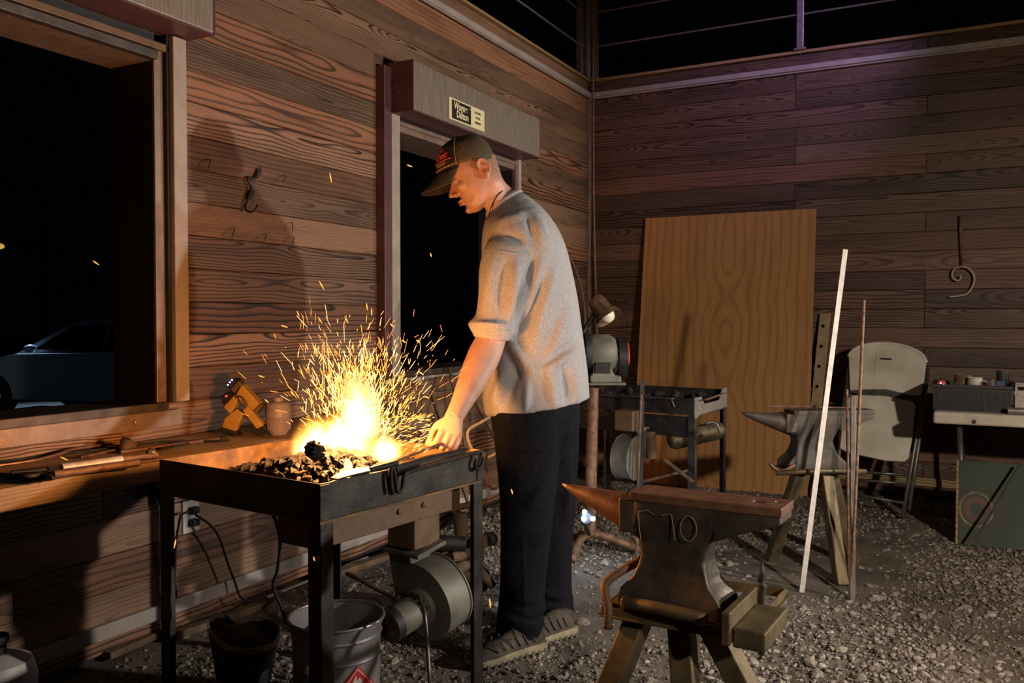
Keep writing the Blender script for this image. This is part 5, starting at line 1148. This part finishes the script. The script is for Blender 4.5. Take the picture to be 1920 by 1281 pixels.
# ------------------------------------------------------------------ pedestal grinder with lamp
DG = 4.12; gs = DG/FPX
gb = onz(1108, 1038, 0); gdep = (gb-CAM).dot(FW); DG = gdep; gs = DG/FPX
gr = thing('bench_grinder', 'grey double bench grinder with red wheel guard on iron pedestal', 'grinder', (gb.x, gb.y, 0))
g3 = lambda a, b, o=0.0: at(a, b, DG+o)
W(MB().tube([g3(1112, 722), g3(1106, 1002)], .027, 16), 'pedestal', mt['rust'], gr, smooth=40)
W(MB().box(g3(1118, 718), (.26, .18, .012), Matrix.Rotation(YAW, 3, 'Z')), 'mount_plate', mt['blower'], gr, bevel=.003)
W(MB().lathe([(.052, 0), (.084, .015), (.09, .035), (.09, .105), (.07, .135), (.03, .145)], g3(1100, 662), RT, 26), 'motor', mt['blower'], gr, smooth=40)
W(MB().lathe([(.085, -.03), (.098, -.02), (.098, .0), (.09, .01)], g3(1104, 662), RT, 26), 'end_bell', mt['black_iron'], gr, smooth=40)
bs = [(1107,718),(1165,718),(1165,706),(1152,704),(1146,690),(1144,672),(1112,672),(1112,700),(1106,706)]
W(MB().prism([g3(a, b, -.075) for a, b in bs], FH*.15), 'base', mt['blower'], gr, bevel=.006)
W(MB().box(g3(1130, 690, -.08), (.075, .012, .05), Matrix.Rotation(YAW, 3, 'Z')), 'switch_plate', mt['black_iron'], gr, bevel=.003)
wg = W(MB().lathe([(.07, 0), (.105, .002), (.105, .045), (.07, .047)], g3(1156, 672, .07), RT, 30), 'wheel_guard', mt['black_iron'], gr, smooth=30)
W(MB().lathe([(.03, -.004), (.085, -.003), (.085, .03)], g3(1154, 672, .07), RT, 30), 'grinding_wheel', mt['tube_grey'], gr, smooth=30)
gi = [g3(1157, 672, .07)+RT*.045+(FH*math.sin(a)*-.07+Z*math.cos(a)*.075) for a in [math.radians(d) for d in range(-10, 120, 10)]]
W(MB().tube(gi, .008, 8), 'red_guard_edge', mt['red'], gr, smooth=True)
wg2 = W(MB().lathe([(.09, 0), (.128, .002), (.128, .045), (.09, .047)], g3(1078, 664, .03), -RT, 30), 'wheel_guard', mt['black_iron'], gr, smooth=30)
lm = W(MB().tube(curve_pts([g3(1090, 650), g3(1092, 628), g3(1105, 604), g3(1117, 588)], 5), .012, 10), 'lamp_arm', mt['black_iron'], gr, smooth=True)
la0, la1 = g3(1114, 560), g3(1146, 602, -.05); ld = (la1-la0).normalized()
W(MB().lathe([(.012, 0), (.036, .006), (.043, .03), (.046, .085), (.058, .10), (.066, .125), (.060, .125), (.045, .09), (.035, .02)], la0, ld, 24, cap=False), 'lamp_shade', mt['rust'], gr, smooth=40)
bulb = M_plain('glass_bulb', (.75, .68, .5), .15, 0, (.7, .62, .45), 5, 0)
W(MB().ell(la0+ld*.108, (.036, .036, .036), None, 18, 12), 'bulb', bulb, gr, smooth=True)
for (pts) in ([(1106, 1000, 0), (1090, 1010, -.02), (1078, 1035, -.08), (1072, 1073, -.16)], [(1106, 1000, 0), (1135, 1006, 0), (1170, 1020, .0), (1206, 1046, 0)], [(1106, 1000, 0), (1108, 1000, .12), (1110, 996, .25), (1112, 1000, .36)]):
    P_ = [g3(*p) for p in pts]; P_[-1].z = .012
    W(MB().tube(curve_pts(P_, 6), .021, 10), 'leg', mt['rust'], gr, smooth=True)
led = thing('led_lantern', 'small lantern with three bright white blue diodes below the anvil horn', 'lantern', g3(1098, 985, -.16))
W(MB().lathe([(.030, 0), (.034, .01), (.034, .035), (.025, .045)], g3(1098, 968, -.155), -FH, 20), 'case', mt['rubber'], led, smooth=40)
LEDW = M_emit('white_led', (.62, .78, 1.0), 60)
for a, b in ((1096, 960), (1095, 974), (1112, 973)): W(MB().ell(g3(a, b, -.205), (.0105, .0105, .0105), None, 12, 8), 'diode', LEDW, led, smooth=True)
lamp('lantern_light', 'POINT', g3(1100, 968, -.26), 1.6, (.6, .76, 1.0), .02)
W(MB().tube([g3(1098, 982, -.15), g3(1104, 1002, -.05)], .009, 8), 'stem', mt['rubber'], led, smooth=True)
# ------------------------------------------------------------------ second forge in the background
Z2 = .72; q0, q1 = onz(1302, 748, Z2), onz(1362, 737, Z2); fd = (q1-q0); fd.z = 0; w2_ = fd.length; fd.normalize(); fx = Vector((fd.y, -fd.x, 0)); l2_ = .74
f2c = q0+fd*w2_/2-fx*l2_/2; th2 = math.atan2(fx.y, fx.x)
f2 = thing('coal_forge', 'unlit dark forge table in the background before the plywood', 'forge', (f2c.x, f2c.y, 0), th2)
X2, Y2 = l2_/2, w2_/2
obj('tray_side', MB().bb((-X2, -Y2, Z2-.08), (X2, -Y2+.006, Z2)), mt['black_iron'], f2, bevel=.002)
obj('tray_side', MB().bb((-X2, Y2-.006, Z2-.08), (X2, Y2, Z2+.02)), mt['black_iron'], f2, bevel=.002)
obj('tray_side', MB().bb((-X2, -Y2+.006, Z2-.08), (-X2+.006, Y2-.006, Z2)), mt['black_iron'], f2, bevel=.002)
e_ = MB().prism([(X2-.003, -Y2, Z2+.005), (X2-.003, -Y2, Z2-.10), (X2-.003, -Y2+.03, Z2-.10), (X2-.003, -Y2+.06, Z2-.085), (X2-.003, Y2, Z2-.075), (X2-.003, Y2, Z2+.03), (X2-.003, Y2-.06, Z2+.03), (X2-.003, Y2-.10, Z2-.03), (X2-.003, -Y2+.12, Z2-.035), (X2-.003, -Y2+.08, Z2+.005)], (.006, 0, 0))
obj('end_bracket', e_, mt['rail'], f2)
obj('tray_floor', MB().bb((-X2, -Y2, Z2-.084), (X2, Y2, Z2-.078)), mt['black_iron'], f2)
ap = cut(MB().bb((-X2, -Y2+.02, Z2-.20), (X2-.02, -Y2+.026, Z2-.095)), [MB().bb((x_-.012, -Y2, z_-.012), (x_+.012, -Y2+.05, z_+.012)) for x_ in (-.28, -.20) for z_ in (Z2-.125,)], 'apron')
obj('apron', ap, mt['forge_steel'], f2); ap.materials.clear(); ap.materials.append(mt['black_iron'])
for sx in (-1, 1):
    for sy in (-1, 1): obj('leg', MB().bb((sx*X2, sy*Y2, 0), (sx*(X2-.035), sy*(Y2-.006), Z2-.08)).bb((sx*X2, sy*Y2, 0), (sx*(X2-.006), sy*(Y2-.035), Z2-.08)), mt['black_iron'] if sy > 0 else mt['forge_steel'], f2, bevel=.002)
obj('rod_rest', MB().tube(curve_pts([(-X2+.02, -Y2-.015, Z2-.01), (X2-.16, -Y2-.015, Z2-.005), (X2-.12, -Y2-.015, Z2-.01), (X2-.10, -Y2-.015, Z2-.05)], 5), .004, 8), mt['tube_grey'], f2, smooth=True)
I2 = f2.matrix_basis.inverted(); I23 = I2.to_3x3()
axb = (I23 @ (-RT*.80+FH*.55)).normalized(); yb_ = (Z-axb*axb.z).normalized(); xb_ = yb_.cross(axb)
Mb2 = Matrix((xb_, yb_, axb)).transposed().to_4x4(); Mb2.translation = I2 @ at(1178, 862, (q0-CAM).dot(FW)+.02)
blower(f2, Mb2, mt['blower'], False)
obj('belt_pulley', MB().lathe([(.05, .045), (.05, .06), (.02, .065)], Mb2.translation, axb, 20), mt['black_iron'], f2, smooth=30)
obj('air_spout', MB().box(Mb2.translation+Vector((.0, 0, .20)), (.10, .10, .10)), mt['duct'], f2, bevel=.003)
for i in range(34):
    a, b = random.uniform(-X2+.05, X2-.06), random.uniform(-Y2+.04, Y2-.04); s_ = random.uniform(.012, .026)
    o = bpy.data.objects.new('coal_lump', cp[i % 10]); COL.objects.link(o); o.location = f2.matrix_basis @ Vector((a, b, Z2-.058+s_+random.random()*.03)); o.scale = (s_,)*3; o.rotation_euler = (random.random()*6, random.random()*6, 0)
    tag(o, 'coal lump lying in the unlit background forge tray', 'coal', 'coal lumps in the background forge')
solo('rusty_strap', MB().bar(at(1322, 750, (q0-CAM).dot(FW)+.02), at(1362, 736, (q1-CAM).dot(FW)), .016, .006), mt['rust'], 'rusty strap laid across the background forge end bracket', 'iron bar')
dq = (q0-CAM).dot(FW)
solo('upright_bar', MB().bar(at(1204, 716, dq-.06), at(1201, 906+40, dq-.08), .022, .008, up=tuple(FH)), mt['black_iron'], 'dark flat bar standing against the background forge front', 'iron bar')
solo('iron_rod', MB().tube([at(1202, 740, dq-.09), at(1196, 910, dq-.11), onz(1194, 1045, 0)], .007, 8), mt['rust'], 'thin rusty rod standing against the background forge front', 'rod', smooth=40)
solo('tank', MB().lathe([(.005, 0), (.035, .005), (.048, .03), (.05, .28), (.035, .31), (.02, .32)], at(1255, 828, dq+.12), (at(1340, 808, dq+.2)-at(1255, 828, dq+.12)), 22), mt['stand'], 'olive cylinder tank lying below the background forge tray', 'tank', smooth=40)
solo('iron_rod', MB().tube(curve_pts([at(1322, 795, dq+.1), at(1335, 792, dq+.1), at(1345, 797, dq+.1), at(1348, 812, dq+.1)], 4), .006, 8), mt['tube_grey'], 'bent grey handle rod beside the olive tank', 'rod', smooth=True)
log('brown wooden strut sloping under the background forge', at(1245, 862, dq), at(1300, 905, dq-.05), .010, 'bark', 'stick', 'stick')
log('thin stick lying low under the background forge', at(1200, 905, dq), at(1300, 880, dq+.15), .008, 'bark', 'stick', 'stick')
log('square wooden post stub under the background forge', at(1218, 810, dq+.15), at(1222, 860, dq+.15), .03, 'bark', 'post', 'post')
# ------------------------------------------------------------------ folded chair
ch = thing('folding_chair', 'dirty white plastic folding chair folded flat against the back wall', 'chair', onz(1660, 960, 0))
cft = onz(1692, 975, 0); ctop = ony(1665, 650, -.22)
cn = Vector((0, -1, 0)); 
ctilt = (Vector((0, ctop.y, ctop.z))-Vector((0, cft.y, 0))).normalized()
cno = Vector((1, 0, 0)).cross(ctilt)
CP = lambda a, b, o=0.0: onpl(a, b, Vector((cft.x, cft.y, 0)), cno)-cno*o*(1 if cno.y > 0 else -1)
back = [(1592,672),(1600,661),(1618,652),(1645,648),(1675,649),(1705,656),(1728,668),(1737,684),(1734,712),(1728,744),(1700,742),(1660,733),(1625,733),(1594,735)]
def platep(pl, o, th_): 
    ps = [CP(a, b, o) for a, b in pl]; return MB().prism(ps, cno*th_*(1 if cno.y > 0 else -1))
bk_ = W(platep(back, .03, .02), 'backrest', mt['plastic_w'], ch, bevel=.007, seg=3)
rimc = [CP(a, b, .026) for a, b in back[:8]]
W(MB().tube(curve_pts(rimc, 4), .012, 10), 'backrest_rim', mt['plastic_w'], bk_, smooth=True)
W(platep([(1643,663),(1686,667),(1680,700),(1676,716),(1640,714)], .034, .004), 'grip_recess', mt['plastic_w'], bk_, bevel=.003)
W(platep([(1652,675.5),(1673,677),(1672,680.5),(1651,679)], .0375, .002), 'maker_badge', mt['tube_grey'], bk_, bevel=.001)
W(platep([(1594,735),(1600,731),(1630,727),(1665,727),(1700,735),(1728,743),(1716,754),(1690,750),(1650,744),(1615,744)], .012, .018), 'lower_lip', mt['tube_grey'], bk_, bevel=.004)
W(platep([(1592,748),(1610,744),(1660,746),(1712,757),(1718,765),(1712,820),(1704,862),(1696,869),(1660,867),(1590,852),(1575,844),(1580,800)], .035, .022), 'seat', mt['plastic_w'], ch, bevel=.008, seg=3)
fr = mt['tube_grey']
for pts in ([(1735,692),(1724,790),(1692,972)], [(1740,692),(1728,800),(1704,958)], [(1592,690),(1580,780),(1568,925)], [(1597,690),(1590,790),(1590,940)]):
    P_ = [CP(a, b, .005) for a, b in pts]; P_[-1].z = max(.006, P_[-1].z) ; W(MB().tube(P_, .011, 10), 'leg', fr, ch, smooth=True)
for a, b in (((1600,900),(1700,908)), ((1585,925),(1698,945)), ((1600,885),(1705,892))): W(MB().tube([CP(*a, .008), CP(*b, .008)], .008, 8), 'cross_tube', fr, ch, smooth=True)
# ------------------------------------------------------------------ table with black tray and odds and ends
yt_ = -1.02
t0 = ony(1750, 772, yt_); zt_ = t0.z; tb_ = thing('folding_table', 'low white plastic folding table at the right edge', 'table', (t0.x+.6, yt_+.37, 0))
obj('table_top', MB().bb((-.6, -.37, zt_-.062), (1.2, .37, zt_)), mt['plastic_w'], tb_, bevel=.012, seg=3)
for x_ in (-.48, 1.05):
    for y_ in (-.28, .28): obj('leg', MB().tube([(x_, y_, zt_-.06), (x_+(.03 if x_ < 0 else -.03), y_, 0)], .014, 10), mt['tube_grey'], tb_, smooth=True)
    obj('leg_brace', MB().tube([(x_+.02, -.28, .16), (x_+.02, .28, .16)], .01, 8), mt['tube_grey'], tb_, smooth=True)
hb = ony(1826, 791, yt_); obj('screw_hole', MB().lathe([(.011, 0), (.011, .004)], tb_.matrix_basis.inverted() @ hb + Vector((0, .003, 0)), (0, -1, 0), 12), mt['ink'], tb_)
y3 = yt_+.10
b0, b1 = ony(1750, 720, y3), ony(1897, 735, y3); trx = thing('tool_tray', 'black plastic tool tray full of small parts on the table', 'tray', ((b0.x+b1.x)/2, y3+.2, zt_))
LXb = (b1.x-b0.x)/2; Hb = b0.z-zt_
obj('tray_wall', MB().bb((-LXb, -.20, 0), (LXb, -.192, Hb)), mt['black_pl'], trx, bevel=.002)
obj('tray_wall', MB().bb((-LXb, .192, 0), (LXb, .20, Hb)), mt['black_pl'], trx, bevel=.002)
obj('tray_wall', MB().bb((-LXb, -.192, 0), (-LXb+.008, .192, Hb)), mt['black_pl'], trx, bevel=.002)
obj('tray_wall', MB().bb((LXb-.008, -.192, 0), (LXb, .192, Hb)), mt['black_pl'], trx, bevel=.002)
obj('tray_base', MB().bb((-LXb, -.2, 0), (LXb, .2, Hb*.80)), mt['black_pl'], trx)
obj('tray_rim', MB().bb((-LXb-.008, -.21, Hb-.018), (LXb+.008, -.2, Hb)).bb((-LXb-.008, -.2, Hb-.018), (-LXb, .2, Hb)), mt['black_pl'], trx, bevel=.002)
def bracket_box():
    t = thing('steel_channel', 'grey steel channel bracket standing at the tray end', 'bracket', (b1.x+.065, y3+.06, zt_))
    m = cut(MB().bb((-.05, -.06, .0), (.09, .06, Hb+.012)), [MB().bb((-.04, -.1, .01), (.08, .05, Hb-.0)), MB().bb((-.06, -.07, Hb-.045), (.0, -.0, Hb-.02))], 'channel')
    obj('channel', m, mt['rail'], t); m.materials.clear(); m.materials.append(mt['rail'])
    obj('shelf_plate', MB().bb((-.05, -.07, Hb+.012), (.10, .08, Hb+.018)), mt['rail'], t)
bracket_box()
zi = zt_+Hb*.80
def it(px_, y=y3+.10, dx=0): p = ony(px_, 700, y); return Vector((p.x, y, zi))
p = it(1766, y3+.03); fl2 = thing('flashlight', 'flashlight with red ring and lit diodes facing out of tray', 'flashlight', p)
obj('barrel', MB().lathe([(.014, 0), (.014, .08), (.022, .10), (.022, .12)], (0, .12, .024), (0, -1, 0), 18), mt['rubber'], fl2, smooth=40)
obj('red_ring', MB().lathe([(.016, .119), (.023, .12), (.023, .127), (.016, .128)], (0, .12, .024), (0, -1, 0), 20), mt['red'], fl2, smooth=40)
LP = M_emit('pink_led', (1, .55, .9), 6)
for a in (0, 2.1, 4.2): obj('diode', MB().ell((.009*math.cos(a), -.006, .024+.009*math.sin(a)), (.005, .003, .005), None, 8, 6), LP, fl2)
def cup(px_, y, r, h, mat, label, name='cup', cat='cup', lid=None):
    t = thing(name, label, cat, it(px_, y)); obj('body', MB().lathe([(r*.85, 0), (r, h*.3), (r, h), (r*.9, h), (r*.88, h*.4), (.001, h*.35)], n=20), mt[mat], t, smooth=40)
    obj('rim', MB().tube([Vector((r*.97*math.cos(a), r*.97*math.sin(a), h)) for a in [k*math.pi/10 for k in range(21)]], .003, 6), mt[lid or mat], t, smooth=True)
cup(1828, y3+.06, .034, .062, 'white_bar', 'pale metal cup in the middle of the tray')
cup(1805, y3+.12, .040, .072, 'bark', 'brown tin cup behind the flashlight')
cup(1880, y3+.14, .030, .098, 'black_pl', 'dark can with grey lid at the tray back', 'can', 'can', 'tube_grey')
t = thing('stepped_cone', 'stack of grey metal cones shaped like a beehive in the tray', 'metal part', it(1860, y3+.05))
obj('cone', MB().lathe([(.034, 0), (.036, .008), (.027, .012), (.029, .022), (.021, .026), (.023, .036), (.015, .040), (.016, .050), (.006, .060)], n=20), mt['rail'], t, smooth=40)
obj('base_disc', MB().lathe([(.042, -.0), (.042, .005), (.03, .006)], n=20), mt['rail'], t, smooth=40)
mblue = M_plain('blue_plastic', (.03, .05, .16), .5)
solo('blue_box', MB().box(it(1876, y3+.05)+Z*.025, (.04, .03, .05)), mblue, 'small dark blue box right of the metal cones', 'box', bevel=.003)
for i, (px_, y, r, m_, lab) in enumerate([(1790, y3+.06, .020, 'bark', 'brown crumpled lump beside the flashlight'), (1783, y3+.03, .014, 'copper', 'copper coloured fitting near the tray front'), (1812, y3+.04, .016, 'rust', 'rusty nut shaped fitting by the pale cup'), (1842, y3+.16, .028, 'white_paint', 'cream round part at the tray back'), (1818, y3+.17, .030, 'paper_y', 'pale yellow cloth lump at the tray back'), (1893, y3+.05, .012, 'copper', 'small brass bit at the tray right corner'), (1895, y3+.16, .025, 'black_pl', 'black round knob at the tray right end'), (1848, y3+.10, .018, 'red', 'dull red cap between cup and cones')]):
    solo('small_part', MB().lump(it(px_, y)+Z*r*.8, r, .15, 2, 60+i), mt[m_], lab, 'metal part', smooth=True)
pp = ony(1890, 770, yt_+.03); solo('pipe', MB().tube([Vector((pp.x, yt_+.04, zt_+.018)), Vector((pp.x+.5, yt_+.02, zt_+.018))], .018, 16), mt['rail'], 'grey steel pipe lying on the table front edge', 'pipe', smooth=40)
# leaning green board with ring emblem
gB = onz(1793, 1020, 0); gT = ony(1797, 862, gB.y+.16); Hg = math.hypot(gT.z, .16)
gbd = thing('green_board', 'shade-darkened green board with pale ring mark leaning under the table', 'board', (gB.x, gB.y, 0)); gbd.matrix_basis = gbd.matrix_basis @ Matrix.Rotation(-math.atan2(.16, gT.z), 4, 'X')
obj('panel', MB().bb((0, 0, 0), (.62, .02, Hg)), mt['green'], gbd, bevel=.003)
obj('edge_strip', MB().bb((-.004, -.003, 0), (.006, .022, Hg)), mt['pine'], gbd)
ringc = Vector((.085, -.001, Hg*.42)); mring = M_plain('faded_ring_paint', (.21, .17, .07), .7, 0, (.08, .075, .035), 18)
obj('ring_mark', MB().tube([ringc+Vector((.072*math.cos(a), 0, .085*math.sin(a))) for a in [k*math.pi/20 for k in range(41)]], .006, 6, cap=False, squash=(.0012, .006)), mring, gbd)
obj('ring_mark', MB().tube([ringc+Vector((.045*math.cos(a), 0, .05*math.sin(a))) for a in [k*math.pi/20 for k in range(41)]], .006, 6, cap=False, squash=(.0012, .018)), M_plain('faded_brown_paint', (.10, .055, .04), .7), gbd)
solo('dowel', MB().tube([at(1830, 1012, 4.12), at(1912, 872, 4.22)], .006, 8), mt['tube_grey'], 'thin grey dowel leaning across the green board', 'rod', smooth=40)
for i, (a, b, r, lab) in enumerate([(1735, 935, .06, 'dark rock under the table beside the chair leg'), (1775, 945, .045, 'brown clay lump under the table')]):
    g_ = onz(a, b+25, 0); solo('rock', MB().lump(g_+Z*r*.7, r, .2, 2, 80+i), mt['bark'], lab, 'rock')
# ------------------------------------------------------------------ outside: cars and lamp post
def car(label, M, paint, glassm):
    t = thing('car', label, 'car', M=M)
    prof = [(-2.15, .42), (-2.12, .62), (-2.0, .74), (-1.2, .90), (-.95, .95), (-.2, 1.36), (.1, 1.43), (.9, 1.44), (1.5, 1.36), (2.0, 1.02), (2.15, .95), (2.18, .5), (2.1, .25), (-2.05, .25)]
    body = [(-2.15, .42), (-2.12, .62), (-2.0, .74), (-1.2, .90), (-.95, .95), (1.95, 1.02), (2.15, .95), (2.18, .5), (2.1, .25), (-2.05, .25)]
    def cross(pl, w, tap):
        r = []
        for s, k in ((-w, tap), (-w*.85, 1), (w*.85, 1), (w, tap)):
            c = Vector((0, 0, .7)); r.append([Vector(((x)*(.985 if k < 1 else 1), s, .7+(z-.7)*k)) for x, z in pl])
        return MB().rings(r)
    arch = []
    for x in (-1.35, 1.35):
        for s in (-1, 1): arch.append(MB().lathe([(.36, -.2), (.36, .2)], (x, s*.88, .31), (0, 1, 0), 20))
    bm2 = cut(cross(body, .88, .93), arch, 'car_body'); bm2.materials.clear(); obj('body', bm2, paint, t, smooth=30)
    cab = [(-.98, .94), (-.22, 1.35), (.1, 1.43), (.9, 1.44), (1.5, 1.35), (1.98, 1.0)]
    obj('cabin', MB().rings([[Vector((x, s*(.80-.22*max(0, (z-.95)/.5)), z)) for x, z in cab] for s in (-1, 1)]), paint, t, smooth=25)
    gw = lambda x, z, s: Vector((x, s*(.805-.22*max(0, (z-.95)/.5)), z))
    for s in (-1, 1):
        obj('side_window', MB().add([gw(-.70, 1.0, s), gw(-.16, 1.32, s), gw(.45, 1.37, s), gw(.45, 1.0, s)], [(0,1,2,3)]), glassm, t); obj('side_window', MB().add([gw(.52, 1.0, s), gw(.52, 1.37, s), gw(1.35, 1.31, s), gw(1.6, 1.02, s)], [(0,1,2,3)]), glassm, t)
        obj('mirror', MB().ell((-.62, s*.92, 1.02), (.08, .10, .06)), paint, t, smooth=True)
        obj('headlight', MB().ell((-2.02, s*.62, .68), (.12, .16, .06)), glassm, t, smooth=True)
    obj('windshield', MB().add([Vector((-.955, -.70, .965)), Vector((-.955, .70, .965)), Vector((-.25, .58, 1.355)), Vector((-.25, -.58, 1.355))], [(0,1,2,3)]), glassm, t)
    for x in (-1.35, 1.35):
        for s in (-1, 1):
            wh = obj('wheel', MB().lathe([(.20, -.1), (.31, -.09), (.32, 0), (.31, .09), (.20, .1)], (x, s*.80, .32), (0, 1, 0), 24), mt['rubber'], t, smooth=40); obj('hubcap', MB().lathe([(.19, .08), (.17, .105), (.05, .11)], (x, s*.80, .32), (0, s, 0), 20), mt['rail'], wh, smooth=40)
    return t
mcar, nt, b = newmat('pale_blue_car_paint'); b.inputs['Base Color'].default_value = (.42, .50, .58, 1); b.inputs['Roughness'].default_value = .25; b.inputs['Coat Weight'].default_value = .6
mglass, nt, b = newmat('dark_car_glass'); b.inputs['Base Color'].default_value = (.01, .012, .015, 1); b.inputs['Roughness'].default_value = .05
mdark, nt, b = newmat('black_car_paint'); b.inputs['Base Color'].default_value = (.02, .022, .026, 1); b.inputs['Roughness'].default_value = .35
DC = 13.5; c0 = at(110, 657, DC); hd = RT*.97-FH*.24; rc = math.atan2(hd.y, hd.x); base = c0-hd*(-.95); 
car('pale blue parked car seen through the left hatch at night', Matrix.Translation((base.x, base.y, -.35)) @ Matrix.Rotation(rc, 4, 'Z') @ Matrix.Diagonal((1, 1, (c0.z+.35)/.96, 1)), mcar, mglass)
c1 = at(840, 640, 12.0); car('dark parked car barely visible through the narrow hatch', Matrix.Translation((c1.x, c1.y, -.35)) @ Matrix.Rotation(YAW+.1, 4, 'Z'), mdark, mglass)
pp = at(77, 560, 24); lp = thing('lamp_post', 'distant street lamp post glowing amber beyond the parked car', 'lamp post', (pp.x, pp.y, -.35))
obj('pole', MB().tube([(0, 0, 0), (0, 0, 4.2)], .07, 10), mt['rust'], lp, smooth=40)
hd_ = lp.matrix_basis.inverted() @ at(-2, 462, 24)
obj('arm', MB().tube([(0, 0, 3.4), hd_+Vector((0, 0, .12))], .03, 8), mt['rust'], lp)
obj('lamp_head', MB().ell(hd_, (.14, .14, .08)), M_emit('amber_lamp', (1, .55, .12), .6), lp, smooth=True)
lamp('added_car_light', 'SPOT', at(80, 300, 15.5)+Z*.6, 2600, (.55, .78, 1.0), .2, c0, 60, .7)  # added unseen lamp, only there to light the parked car's top
